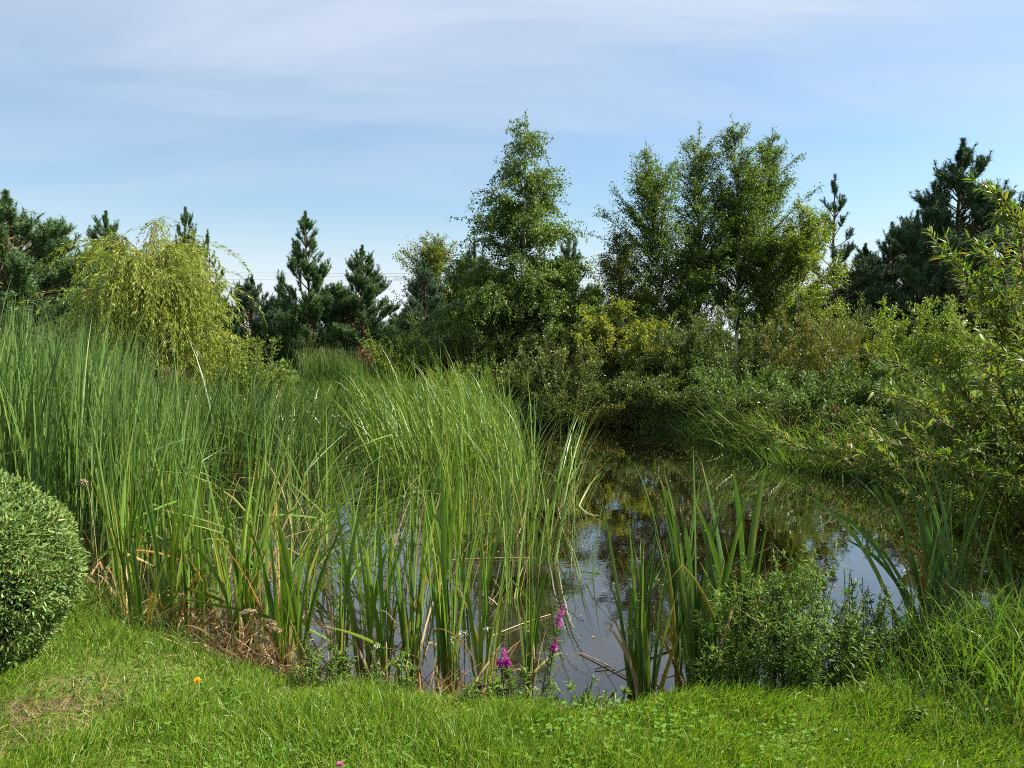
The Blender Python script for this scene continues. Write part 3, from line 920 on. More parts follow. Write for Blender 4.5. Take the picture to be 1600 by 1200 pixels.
def leafy_bush():
    """tall willow bush leaning in from the right"""
    rng = np.random.default_rng(81)
    B = np.array([3.55, 4.75, gz1(3.55, 4.75)])
    root = thing('willow_bush', B, 'tall leafy willow bush with narrow leaves leaning in from the right edge', 'bush')
    tips = [(1465, 385, 4.3), (1560, 300, 4.2), (1500, 430, 4.9), (1345, 548, 4.4), (1362, 610, 4.0), (1395, 655, 4.9), (1205, 690, 4.9), (1300, 700, 5.2), (1410, 770, 4.0),
            (1430, 700, 3.8), (1480, 640, 4.5), (1520, 560, 4.0), (1550, 470, 4.4), (1590, 400, 4.8), (1440, 560, 4.9), (1600, 560, 3.9), (1490, 860, 4.0), (1560, 740, 3.7),
            (1460, 800, 4.7), (1540, 640, 5.3), (1600, 340, 5.2), (1650, 350, 4.5), (1690, 420, 5), (1700, 560, 4.2), (1640, 660, 3.8), (1420, 620, 5.4), (1570, 840, 4.4),
            (1385, 690, 5.6), (1500, 520, 5.5), (1600, 480, 5.6), (1530, 380, 5.0), (1610, 780, 4.0), (1550, 560, 4.7), (1690, 700, 3.7), (1760, 800, 3.4), (1720, 600, 3.5), (1820, 650, 3.6), (1750, 480, 3.8), (1800, 540, 4.2), (1400, 800, 4.6), (1450, 880, 4.4), (1520, 900, 4.2), (1380, 740, 4.8), (1360, 660, 4.6), (1470, 720, 4.2), (1580, 660, 4.6), (1520, 780, 4.4)]  # farthest right stems here, out of view, are added to shade the corner grass
    T = np.array([at_depth(*q) for q in tips])
    n = len(T)
    base = B + rng.normal(0, .09, (n, 3)) * [1, 1, 0]
    mid = base + (T - base) * np.array([.30, .30, .0]) + np.c_[np.zeros(n), np.zeros(n), np.maximum((T[:, 2] - B[2]) * .85, .35)]
    P = bez(base, mid, T, 12)
    P[:, 1:-1] += rng.normal(0, .012, (n, 10, 3))
    gb, gl_ = G(), G()
    tubes(gb, P, np.full(n, .014), np.full(n, .003), 6)
    L = np.linalg.norm(np.diff(P, axis=1), axis=-1).sum(1)
    m = 900
    idx = rng.choice(n, m, p=L / L.sum())
    tt = rng.uniform(.30, .97, m)
    bp_, ta = point_on(P, idx, tt)
    az = np.arctan2(ta[:, 1], ta[:, 0]) + rng.normal(0, .8, m)
    ll = rng.uniform(.15, .48, m) * (1.15 - .6 * tt)
    tw = grow(bp_, az, ll, rng.uniform(.5, 1.5, m), rng.uniform(-.3, .5, m), 5, 1.2, .06, rng)
    tubes(gb, tw, np.full(m, .003), np.full(m, .0013), 4)

    def put(Q, wgt, c, size, tmin):
        ii = rng.choice(len(Q), c, p=wgt / wgt.sum())
        ps, ta = point_on(Q, ii, rng.uniform(tmin, 1, c))
        Ls = size * rng.uniform(.55, 1.2, c)
        side = unit(np.cross(ta, rdir(rng, c)))
        leaves(gl_, ps, ta * .75 + side * .75 + np.array([0, 0, -.15]), np.array([0, 0, 1.0]) + rdir(rng, c) * .65, Ls, Ls * rng.uniform(.13, .21, c), 'lance')
    put(tw, ll, 31000, .07, .05)
    put(P, L, 3400, .08, .4)
    gb.build('stems', MAT['willow_bark'], root, True)
    gl_.build('crown', MAT['bush'], root)


leafy_bush()

# ------------------------------------------------------------------ small house and wires behind the trees
def house():
    Y = 25.0
    e = at_depth(72, 494, Y)
    x0, z1 = e[0], e[2]
    w, d, hr = 4.2, 5.0, 1.9
    root = thing('house', (x0 + w / 2, Y + d / 2, 0), 'house with a dark red brown hipped roof behind the weeping willow', 'house')
    cx, cy = x0 + w / 2, Y + d / 2
    q = np.array([[0, 1, 2, 3]])

    def box(g, a, b):
        V = np.array([[a[0], a[1], a[2]], [b[0], a[1], a[2]], [b[0], b[1], a[2]], [a[0], b[1], a[2]], [a[0], a[1], b[2]], [b[0], a[1], b[2]], [b[0], b[1], b[2]], [a[0], b[1], b[2]]])
        g.add(V, np.array([[0, 3, 2, 1], [4, 5, 6, 7], [0, 1, 5, 4], [1, 2, 6, 5], [2, 3, 7, 6], [3, 0, 4, 7]]))
    g = G()
    box(g, (x0 + .4, Y + .4, -.3), (x0 + w - .4, Y + d - .4, z1))
    g.build('wall', bark_mat('plaster', (.30, .26, .20), (.36, .31, .25), (3, 3, 3)), root)
    g = G()                                     # stepped tile courses
    nst = 16
    for k in range(nst):
        s0, s1 = k / nst, (k + 1) / nst
        i0, i1 = s0 * d / 2 * .98, s1 * d / 2 * .98
        za, zb = z1 + hr * s0 + .02, z1 + hr * s1
        lo = np.array([[x0 + i0, Y + i0, za], [x0 + w - i0, Y + i0, za], [x0 + w - i0, Y + d - i0, za], [x0 + i0, Y + d - i0, za]])
        hi = np.array([[x0 + i1, Y + i1, zb], [x0 + w - i1, Y + i1, zb], [x0 + w - i1, Y + d - i1, zb], [x0 + i1, Y + d - i1, zb]])
        lo2 = lo - [0, 0, .06]
        g.add(np.concatenate([lo2, lo, hi]), np.array([[a + o_, (a + 1) % 4 + o_, (a + 1) % 4 + 4 + o_, a + 4 + o_] for o_ in (0, 4) for a in range(4)]))
    g.build('roof', bark_mat('roof_tile', (.06, .024, .020), (.11, .045, .035), (5, 5, 5)), root)


house()

wire_m = stem_mat('wire', (.12, .12, .13))
for k, (dz, what) in enumerate(((0.0, 'lowest'), (.42, 'middle'), (.75, 'topmost'))):
    s = np.linspace(-1, 1, 40)
    Yw = 85.0
    zc = at_depth(600, 438, Yw)[2] + dz
    P = np.stack([s * 90, np.full(40, Yw), zc + 1.6 * s ** 2 * .4], -1)[None]
    g = G()
    tubes(g, P, [.013], [.013], 5)
    tag(g.build('overhead_wire', wire_m), f'{what} of the thin overhead wires crossing the sky behind the pines', 'wire', 'overhead wires in the sky')


# ------------------------------------------------------------------ reeds
def blade_set(g, rng, base, L, Wd, th=(0.02, .16), bend=(.05, .45), ns=6, az=None, azs=pi, kind='cat', fold=0.0, kinks=.08, pw=2.0, kink_ang=(.8, 1.9)):
    n = len(base)
    a = rng.uniform(0, 2 * pi, n) if az is None else rng.normal(az, azs, n)
    kt = np.where(rng.uniform(0, 1, n) < kinks, rng.uniform(.35, .85, n), 2.0)
    P = grow(base, a, L, rng.uniform(*th, n), rng.uniform(*bend, n), ns, pw, kink=(kt, rng.uniform(*kink_ang, n)))
    f = rng.uniform(0, 2 * pi, n)
    ribbons(g, P, Wd, np.c_[np.cos(f), np.sin(f), rng.uniform(-.1, .3, n)], kind, fold)


def in_poly(x, y, poly):
    poly = np.asarray(poly, float)
    a, b = poly, np.roll(poly, -1, 0)
    c = (a[None, :, 1] > y[:, None]) != (b[None, :, 1] > y[:, None])
    xi = a[None, :, 0] + (y[:, None] - a[None, :, 1]) / np.where(np.abs(b - a)[None, :, 1] < 1e-9, 1e-9, (b - a)[None, :, 1]) * (b - a)[None, :, 0]
    return ((c & (x[:, None] < xi)).sum(1) % 2) == 1


def scatter(rng, poly, n):
    poly = np.asarray(poly, float)
    lo, hi = poly.min(0), poly.max(0)
    x, y = rng.uniform(lo[0], hi[0], n * 3), rng.uniform(lo[1], hi[1], n * 3)
    k = np.nonzero(in_poly(x, y, poly))[0][:n]
    return np.c_[x[k], y[k], np.minimum(ground_z(x[k], y[k]), WATER + 1)]


def top_len(base, tops, rng, spread=.16):
    """blade length that brings tips to about a height given by the photo: tops = [(px, height)]"""
    px = 800 + base[:, 0] / base[:, 1] * F
    h = np.interp(px, [q[0] for q in tops], [q[1] for q in tops])
    return np.maximum((h - base[:, 2]) * (1 + rng.normal(-.08, spread, len(base))), .25)


# the dense bed at the left
rng = np.random.default_rng(101)
bed = scatter(rng, [(-3.4, 5.5), (-2.75, 5.4), (-2.8, 6.2), (-3.3, 7.8), (-4.2, 10.5), (-6.5, 11), (-8.5, 9.0), (-7.5, 7.0), (-4.8, 5.6)], 8200)
g = G()
L = top_len(bed, [(-200, 1.52), (0, 1.52), (60, 1.49), (120, 1.42), (180, 1.26), (225, 1.0), (330, .7)], rng, .16)
blade_set(g, rng, bed, L * 1.03, rng.uniform(.009, .018, len(bed)), (.0, .11), (.0, .5), 7, .25, 1.6, kinks=.07)
tag(g.build('reed_bed', MAT['reed']), 'tall dense green reed bed filling the left bank', 'reeds', kind='stuff')
g = G()
kk = rng.choice(len(bed), 1500)
blade_set(g, rng, bed[kk] + rng.normal(0, .05, (1500, 3)) * [1, 1, 0], rng.uniform(.3, .8, 1500), rng.uniform(.005, .012, 1500), (.0, .5), (.0, .9), 5, kinks=.4)
tag(g.build('dry_reed_stalks', MAT['dry']), 'dead straw coloured stalks low in the left reed bed', 'dead reeds', kind='stuff')

# thinner reeds behind the open water on the left, up to the weeping willow
rng = np.random.default_rng(102)
bed = scatter(rng, [(-3.9, 9.4), (-2.2, 9.2), (-2.5, 10.0), (-2.9, 11.2), (-4.6, 11.6), (-4.2, 10.2)], 1500)
bed = bed[np.sin(bed[:, 0] * 5.3 + 1) * np.sin(bed[:, 1] * 4.7) + rng.normal(0, .35, len(bed)) > -.05]
g = G()
L = top_len(bed, [(200, 1.0), (300, .9), (400, .8), (480, .6), (560, .5)], rng, .24)
blade_set(g, rng, bed, L * 1.05, rng.uniform(.013, .024, len(bed)), (.0, .2), (.05, .8), 7, .2, 1.2, kinks=.09)
tag(g.build('reed_bed', MAT['cattail_dark']), 'thinner dark cattail bed in front of the weeping willow', 'reeds', kind='stuff')
g = G()
kk = rng.choice(len(bed), 700)
blade_set(g, rng, bed[kk] + rng.normal(0, .05, (700, 3)) * [1, 1, 0], rng.uniform(.25, .8, 700), rng.uniform(.006, .014, 700), (.0, .4), (.0, .8), 5, kinks=.4)
tag(g.build('dry_reed_stalks', MAT['dry']), 'dead grey straw stalks at the foot of the thinner cattail bed', 'dead reeds', kind='stuff')

# the stand in the middle of the pond, tips blown to the left
rng = np.random.default_rng(103)
bed = scatter(rng, [(-1.35, 8.7), (-.6, 8.3), (.15, 8.6), (.35, 9.6), (.1, 11.5), (-.25, 14.2), (-1.9, 13.0), (-2.1, 10.6)], 3300)
bed = bed[np.sin(bed[:, 0] * 6.1 + .5) * np.sin(bed[:, 1] * 5.2) + rng.normal(0, .4, len(bed)) > -.02]
g = G()
L = top_len(bed, [(440, .55), (520, .74), (640, .72), (740, .80), (830, .5)], rng, .2)
blade_set(g, rng, bed, L * 1.12, rng.uniform(.011, .021, len(bed)), (.0, .25), (.0, 1.1), 8, pi - .1, 1.0, kinks=.06)
tag(g.build('cattail_stand', MAT['sedge']), 'dense bright green cattail stand in the middle of the pond, tips bending left', 'reeds', kind='stuff')
g = G()
kk = rng.choice(len(bed), 650)
blade_set(g, rng, bed[kk] + rng.normal(0, .06, (650, 3)) * [1, 1, 0], rng.uniform(.25, .75, 650), rng.uniform(.006, .014, 650), (.0, .6), (.0, 1.0), 6, kinks=.4)
tag(g.build('yellowing_reed_leaves', MAT['yellowing']), 'yellow and rusty leaves at the foot of the middle cattail stand', 'reed leaves', kind='stuff')

# strip of dark cattails in front of the far lawn, left of the rusty shrub
rng = np.random.default_rng(104)
bed = scatter(rng, [(-4.3, 15.4), (-3.1, 15.4), (-3.0, 17.2), (-4.6, 17.2)], 1500)
g = G()
L = top_len(bed, [(440, 1.1), (500, 1.32), (545, 1.25), (590, .9)], rng, .1)
blade_set(g, rng, bed, L, rng.uniform(.012, .02, len(bed)), (.0, .12), (.0, .4), 6, kinks=.04)
tag(g.build('reed_bed', MAT['cattail_dark']), 'dark cattail strip beyond the middle stand, below the tall open pine', 'reeds', kind='stuff')

# meadow grass behind the reeds
rng = np.random.default_rng(105)
bed = np.concatenate([scatter(rng, [(-7.5, 11.5), (-3.8, 11.8), (-2.4, 14.6), (-1.2, 16.2), (-1.6, 18), (-8, 17)], 9000), scatter(rng, [(-8, 17), (1, 17), (2, 24), (-12, 24)], 6000)])
g = G()
blade_set(g, rng, bed, np.where(bed[:, 1] < 17.2, rng.uniform(.3, .95, len(bed)), rng.uniform(.12, .3, len(bed))), rng.uniform(.012, .022, len(bed)), (.0, .4), (.1, .9), 4, kind='grass', kinks=.03)
tag(g.build('meadow_grass', MAT['tall_grass']), 'rough meadow grass behind the reeds and willow', 'grass', kind='stuff')

rng = np.random.default_rng(107)
pb = np.array([(-5.4, 9.6), (-4.3, 12.0), (-2.2, 13.8), (-.6, 15.0), (.2, 15.5)])
n = 5200
kk = rng.uniform(0, len(pb) - 1.001, n)
ii = kk.astype(int)
b2 = pb[ii] + (pb[ii + 1] - pb[ii]) * (kk - ii)[:, None] + rng.normal(0, .3, (n, 2))
g = G()
blade_set(g, rng, np.c_[b2, np.maximum(ground_z(b2[:, 0], b2[:, 1]), WATER - .05)], rng.uniform(.3, .85, n), rng.uniform(.012, .024, n), (.0, .35), (.1, 1.2), 6, kinks=.06)
tag(g.build('reed_fringe', MAT['cattail_dark']), 'fringe of dark reeds along the back shore behind the middle stand', 'reeds', kind='stuff')

# grass along the far and right bank, hanging over the water
rng = np.random.default_rng(106)
n = 9000
k = rng.uniform(0, 1, n)
pa = np.array([(-1.0, 15.2), (1.0, 15.75), (2.3, 15.6), (3.35, 14.5), (3.65, 12.4), (4.0, 10.4), (5.1, 9.1), (6.2, 7.7)])
kk = k * (len(pa) - 1)
ii = kk.astype(int).clip(0, len(pa) - 2)
b2 = pa[ii] + (pa[ii + 1] - pa[ii]) * (kk - ii)[:, None] + rng.normal(0, .16, (n, 2)) + rng.uniform(0, .6, n)[:, None] * np.array([.5, .3])
keep = (rng.uniform(0, 1, n) < np.where(k > .48, .75, .5)) & (np.sin(k * 60) + np.sin(k * 23 + 1) + rng.normal(0, .8, n) > -.3)
b2 = b2[keep]
bed = np.c_[b2, np.maximum(ground_z(b2[:, 0], b2[:, 1]), WATER - .1)]
g = G()
blade_set(g, rng, bed, rng.uniform(.2, .8, len(bed)), rng.uniform(.012, .022, len(bed)), (.0, .9), (.2, 1.9), 6, pi + .5, 1.1, kind='grass', kinks=.03, pw=1.4)
tag(g.build('bank_grass', MAT['tall_grass']), 'reed grass hanging over the water along the right bank', 'grass', kind='stuff')
g = G()
k2 = rng.uniform(.1, 1, 5200)
kk = k2 * (len(pa) - 1)
ii = kk.astype(int).clip(0, len(pa) - 2)
b2 = pa[ii] + (pa[ii + 1] - pa[ii]) * (kk - ii)[:, None] + rng.normal(0, .10, (5200, 2)) - np.array([.13, .10])
blade_set(g, rng, np.c_[b2, np.maximum(ground_z(b2[:, 0], b2[:, 1]), WATER - .05)], rng.uniform(.12, .42, 5200), rng.uniform(.010, .018, 5200), (.0, .6), (.2, 1.7), 5, pi + .5, 1.3, kind='grass', kinks=.03)
tag(g.build('waterside_grass', MAT['tall_grass']), 'short grass at the far and right water line', 'grass', kind='stuff')
g = G()
kk = rng.choice(len(bed), 800)
blade_set(g, rng, bed[kk], rng.uniform(.2, .7, 800), rng.uniform(.006, .012, 800), (.1, .9), (.3, 1.8), 6, pi + .5, 1.1, kinks=.2)
tag(g.build('dry_bank_grass', MAT['dry']), 'dead straw coloured grass along the right bank', 'dead grass', kind='stuff')


# single clumps of cattail
CG = 'cattail clumps in the pond and along the near bank'


def clump(px, py, n, height, label, seed, mat='cattail', Wd=.022, rad=.07, dry=.3, lean=None, tips=(), z=WATER, bend=(.05, .5), th=(.0, .16), fold=.35, kinks=.10, yellow=.13, group=CG,
          name='cattail_clump', cat='cattails', ns=9):
    rng = np.random.default_rng(seed)
    c = on_plane(px, py, z)
    zb = min(gz1(c[0], c[1]), z + .1)
    root = thing(name, (c[0], c[1], zb), label, cat, group)
    sh = max(2, n // 5)
    sp = np.c_[rng.normal(0, rad, (sh, 2)), np.zeros(sh)] + [c[0], c[1], zb]
    fan = rng.uniform(0, pi, sh)

    def make(cnt, m, hl, hh_, bnd, thh, kk, wscale=1.0, part='leaves'):
        if cnt < 1:
            return
        s = rng.integers(0, sh, cnt)
        b = sp[s] + rng.normal(0, .008, (cnt, 3)) * [1, 1, 0]
        az = fan[s] + rng.choice([0, pi], cnt) + rng.normal(0, .35, cnt)
        if lean is not None:
            w = rng.uniform(0, 1, cnt) < .65
            az = np.where(w, rng.normal(lean, .6, cnt), az)
        L = (height - zb + z) * rng.uniform(hl, hh_, cnt)
        kt = np.where(rng.uniform(0, 1, cnt) < kk, rng.uniform(.3, .85, cnt), 2.0)
        P = grow(b, az, L, rng.uniform(*thh, cnt), rng.uniform(*bnd, cnt), ns, 2.0, kink=(kt, rng.uniform(.7, 2.0, cnt)))
        f = fan[s] + pi / 2 + rng.normal(0, .5, cnt)
        g_ = G()
        ribbons(g_, P, Wd * wscale * rng.uniform(.65, 1.15, cnt), np.c_[np.cos(f), np.sin(f), np.zeros(cnt)], 'cat', fold)
        if part == 'leaves' and tips:
            T = np.array([at_depth(q[0], q[1], q[2] if len(q) > 2 else c[1]) for q in tips])
            m_ = len(T)
            b_ = sp[rng.integers(0, sh, m_)] + rng.normal(0, .008, (m_, 3)) * [1, 1, 0]
            dz = T[:, 2] - b_[:, 2]
            mid = b_ + np.c_[(T[:, 0] - b_[:, 0]) * .28, (T[:, 1] - b_[:, 1]) * .3, dz * .72 + np.hypot(T[:, 0] - b_[:, 0], 0) * .25]
            f = rng.normal(-pi / 2, .7, m_)
            ribbons(g_, bez(b_, mid, T, 12), Wd * rng.uniform(.9, 1.2, m_), np.c_[np.cos(f), np.sin(f), np.zeros(m_)], 'broad', fold)
        g_.build(part, m, root)
    make(n, MAT[mat], .62, 1.08, bend, th, kinks)
    make(int(n * yellow + .5), MAT['yellowing'], .35, .9, (.1, 1.0), (.0, .3), .25, .85, 'yellowing_leaves')
    make(int(n * dry + .5), MAT['dry'], .2, .8, (.1, 1.3), (.0, .4), .55, .75, 'dry_leaves')
    return root


# front row along the near bank
clump(572, 1084, 26, 1.12, 'tall straight cattail clump on the near bank, left of the thick brown based clump', 201, rad=.06, tips=((548, 745), (566, 790), (590, 800), (608, 850)))
clump(668, 1078, 34, 1.10, 'thick cattail clump with a bundle of brown dead sheaths at its foot', 202, rad=.07, dry=.5, tips=((690, 720), (700, 690), (672, 760), (650, 790), (722, 740)))
clump(452, 1048, 22, .95, 'bright green cattail clump at the left end of the open near water', 203, rad=.055, tips=((428, 800), (440, 860), (470, 840)))
clump(742, 1068, 12, .98, 'narrow cattail clump just right of the thick brown based clump', 204, rad=.035, Wd=.017)
clump(358, 1025, 26, 1.0, 'cattail clump with drooping tan leaves at the inlet left of the open water', 205, rad=.10, dry=.7, tips=((290, 845), (340, 790), (390, 770)))
clump(275, 1000, 24, 1.05, 'cattail clump at the grassy bank right of the clipped bush', 206, rad=.10, dry=.5, tips=((215, 745), (205, 840), (310, 800)))
clump(205, 965, 24, 1.15, 'cattail clump between the clipped bush and the inlet', 207, rad=.12, dry=.5)
clump(1012, 1088, 18, .95, 'short cattail clump at the near bank with rusty stubs beside open water', 208, mat='cattail_dark', rad=.05, Wd=.024, dry=.25, tips=((1000, 840), (1020, 860), (985, 930)))
clump(1085, 1072, 20, 1.12, 'broad leaved cattail clump rising against the dark reflection, tips fanned to the left', 209, mat='cattail_dark', rad=.05, Wd=.028, dry=.15, yellow=.1,
      tips=((990, 722), (1030, 745), (1083, 700), (1062, 790), (1098, 735), (1118, 880), (1042, 775)))
clump(1163, 1080, 12, 1.10, 'cattail clump with a few tall broad upright leaves behind the leafy willowherb', 210, mat='cattail_dark', rad=.035, Wd=.030, dry=.2, yellow=.22, tips=((1197, 728), (1190, 745), (1145, 735), (1128, 870)))
clump(1214, 985, 9, .72, 'small bright green cattail shoot behind the willowherb bushes', 211, rad=.03, Wd=.022, dry=0.1)
clump(1420, 1042, 18, 1.05, 'cattail clump at right with leaves arching far to the left over the water', 212, mat='cattail_dark', rad=.12, Wd=.019, dry=.1,
      tips=((1252, 770), (1262, 786), (1285, 795), (1335, 745), (1372, 755), (1310, 840)))
clump(1470, 1048, 20, 1.15, 'upright cattail clump in front of the leafy willow bush', 213, mat='cattail_dark', rad=.10, Wd=.019, dry=.1, tips=((1398, 728), (1430, 720), (1452, 722), (1480, 760)))
clump(1540, 1052, 12, .8, 'low cattail clump at the foot of the leafy willow bush', 214, mat='cattail_dark', rad=.10, Wd=.019, dry=.1)
clump(826, 1092, 5, .85, 'pale half withered cattail with bent leaves beside the purple loosestrife', 215, rad=.02, Wd=.022, dry=.4, tips=((855, 888), (820, 955), (845, 950)))

# clumps standing in the water
clump(842, 880, 26, 1.25, 'cattail clump standing in the water with long tips arching right', 221, mat='sedge', rad=.10, Wd=.014, lean=-.1, bend=(.2, 1.1), tips=((915, 660, 6.9), (900, 650, 7.0), (922, 664, 6.8)))
clump(880, 800, 24, 1.35, 'rightmost cattail clump of the middle stand next to the dark open water', 222, mat='sedge', rad=.09, Wd=.014, lean=0.0, bend=(.1, .9), tips=((905, 648, 9.2), (940, 738, 8.6)))
clump(800, 845, 26, 1.3, 'cattail clump left of the arching one in the water', 223, mat='sedge', rad=.13, Wd=.014, bend=(.1, .8))
clump(735, 830, 30, 1.3, 'cattail clump at the front edge of the middle stand', 224, rad=.14, Wd=.016, yellow=.25)
clump(762, 930, 16, 1.1, 'thin dark stemmed cattail clump in the water behind the narrow near clump', 225, rad=.10, Wd=.014)
clump(690, 900, 10, 1.15, 'cattail clump in the water right behind the thick brown based clump', 226, rad=.13, Wd=.018)
clump(628, 900, 10, 1.2, 'cattail clump in the water between the two thick near clumps', 227, rad=.14, Wd=.018, yellow=.12)
clump(585, 930, 7, 1.2, 'cattail clump in the water behind the tall straight near clump', 228, rad=.12, Wd=.019)
clump(505, 850, 9, 1.2, 'cattail clump left of the middle stand with a yellow bent leaf', 229, rad=.15, Wd=.015, yellow=.15)
clump(452, 905, 40, 1.2, 'bent sheaf of arching sedge leaning right over the open water', 230, mat='sedge', rad=.14, Wd=.013, lean=-.15, bend=(.7, 1.8), th=(.1, .6), yellow=.1)
clump(470, 820, 50, 1.15, 'yellow green sheaf of arching sedge behind the bent one', 231, mat='sedge', rad=.2, Wd=.013, lean=-.2, bend=(.6, 1.7), th=(.1, .6), yellow=.1)
clump(400, 945, 24, 1.25, 'dense cattail clump left of the bent sedge sheaf', 232, rad=.14, Wd=.019, dry=.7)
clump(335, 935, 22, 1.25, 'cattail clump in the left water with many straight leaves', 233, rad=.15, Wd=.019, dry=.5)
clump(270, 915, 30, 1.3, 'cattail clump in the water at the edge of the tall reed bed', 234, rad=.16, Wd=.018, dry=.5)
clump(360, 850, 18, 1.25, 'cattail clump farther out in the left water', 235, mat='cattail_dark', rad=.18, Wd=.015, dry=.2)
clump(430, 830, 18, 1.25, 'cattail clump between the left water and the yellow green sedge', 236, mat='cattail_dark', rad=.16, Wd=.015, dry=.2)
clump(290, 830, 16, 1.3, 'cattail clump behind the left water beside dead grey stalks', 237, mat='cattail_dark', rad=.18, Wd=.014, dry=.3)
clump(225, 880, 26, 1.35, 'cattail clump merging with the right end of the tall reed bed', 238, rad=.18, Wd=.014, dry=.3)
clump(900, 905, 6, .6, 'few short submerged cattail leaves right of the arching clump', 239, mat='sedge', rad=.05, Wd=.012, bend=(.3, 1.2), yellow=.3)

# straw flattened at the water edge between the near clumps
rng = np.random.default_rng(240)
g = G()
n = 560
px_ = np.r_[rng.normal(350, 70, 230), rng.uniform(180, 760, 330)]
py_ = np.interp(px_, [180, 230, 320, 400, 470, 560, 760], [975, 992, 1028, 1058, 1080, 1098, 1112]) + rng.normal(0, 12, n)
b_ = np.array([on_plane(a, b, WATER + .01) for a, b in zip(px_, py_)])
b_[:, 2] = np.maximum(ground_z(b_[:, 0], b_[:, 1]), WATER) + .005
blade_set(g, rng, b_, rng.uniform(.12, .5, n), rng.uniform(.005, .012, n), (.5, 1.5), (.0, .9), 6, kinks=.3)
tag(g.build('flattened_straw', MAT['dry']), 'flattened dead straw along the near water edge', 'dead reeds', kind='stuff')

# ------------------------------------------------------------------ herbs and flowers on the near bank
def herb(px, py, label, seed, n=16, H=.6, rad=.16, leaf_n=900, size=.045, ratio=.3, mat='herb', stem='green_stem', name='willowherb', cat='wild plant', z=-.12, group=None, lean=.25):
    rng = np.random.default_rng(seed)
    c = on_plane(px, py, z)
    zb = gz1(c[0], c[1]) - .02
    root = thing(name, (c[0], c[1], zb), label, cat, group)
    size, leaf_n, n = size * .82, int(leaf_n * 1.9), int(n * 1.4)
    q = np.sqrt(rng.uniform(0, 1, n))
    az = rng.uniform(0, 2 * pi, n)
    b = np.c_[c[0] + np.cos(az) * q * rad, c[1] + np.sin(az) * q * rad, np.full(n, zb)]
    L = H * rng.uniform(.55, 1.05, n)
    P = grow(b, az, L, rng.uniform(0, lean, n), rng.uniform(0, lean * 1.3, n), 7, 1.3, .04, rng)
    gb, gl_ = G(), G()
    tubes(gb, P, np.full(n, .004), np.full(n, .0018), 5)
    m = n * 4
    ii = rng.integers(0, n, m)
    b2, ta = point_on(P, ii, rng.uniform(.25, .9, m))
    l2 = rng.uniform(.05, .16, m) * H / .6
    tw = grow(b2, rng.uniform(0, 2 * pi, m), l2, rng.uniform(.4, .9, m), rng.uniform(-.4, 0, m), 4)
    tubes(gb, tw, np.full(m, .0022), np.full(m, .0012), 4)
    for Q, wgt, cnt in ((P, L, leaf_n * .45), (tw, l2, leaf_n * .55)):
        cnt = int(cnt)
        ii = rng.choice(len(Q), cnt, p=wgt / wgt.sum())
        tt = rng.uniform(.08, 1, cnt)
        ps, ta = point_on(Q, ii, tt)
        side = unit(np.cross(ta, rdir(rng, cnt)))
        Ls = size * rng.uniform(.6, 1.2, cnt) * (1.15 - .5 * tt)
        leaves(gl_, ps, side + ta * .45, np.array([0, 0, 1.0]) + rdir(rng, cnt) * .35, Ls, Ls * ratio, 'lance')
    gb.build('stems', MAT[stem], root)
    gl_.build('leaves', MAT[mat], root)
    return root


herb(1135, 1085, 'dark leafy willowherb between the broad leaved cattail clumps', 301, 22, .48, .16, 1700, mat='herb_dark')
herb(1225, 1088, 'big bushy willowherb with sunlit top at the near bank, right of the cattails', 302, 34, .72, .20, 3400, mat='herb')
herb(1290, 1082, 'dark lower willowherb right of the big bushy one', 303, 26, .58, .18, 2200, mat='herb_dark')
herb(1355, 1062, 'thin willowherb with upright shoots against the bright water', 304, 20, .66, .20, 1100, mat='herb_dark')
herb(1420, 1072, 'low dark willowherb at the foot of the upright right cattails', 305, 16, .42, .2, 900, mat='herb_dark')
herb(1510, 1052, 'sparse herb in the shade below the leafy willow bush', 306, 14, .4, .2, 700, mat='herb_dark')
herb(505, 1085, 'small pale green herb at the foot of the tall straight cattail clump', 307, 10, .3, .1, 320, mat='herb')
herb(620, 1092, 'small herb in the gap between the two thick near cattail clumps', 308, 9, .26, .1, 260, mat='herb')
herb(885, 1120, 'small leafy herb on the bank below the purple loosestrife', 309, 14, .2, .12, 380, mat='herb')
herb(780, 1112, 'low yellow green herb on the bank left of the loosestrife', 310, 14, .2, .14, 380, mat='herb')
herb(935, 1108, 'low yellow green herb on the bank right of the loosestrife', 311, 12, .18, .12, 300, mat='herb')
herb(1450, 1120, 'low leafy weeds in the tall grass at the right', 312, 12, .13, .25, 260, mat='herb_dark', z=-.02)


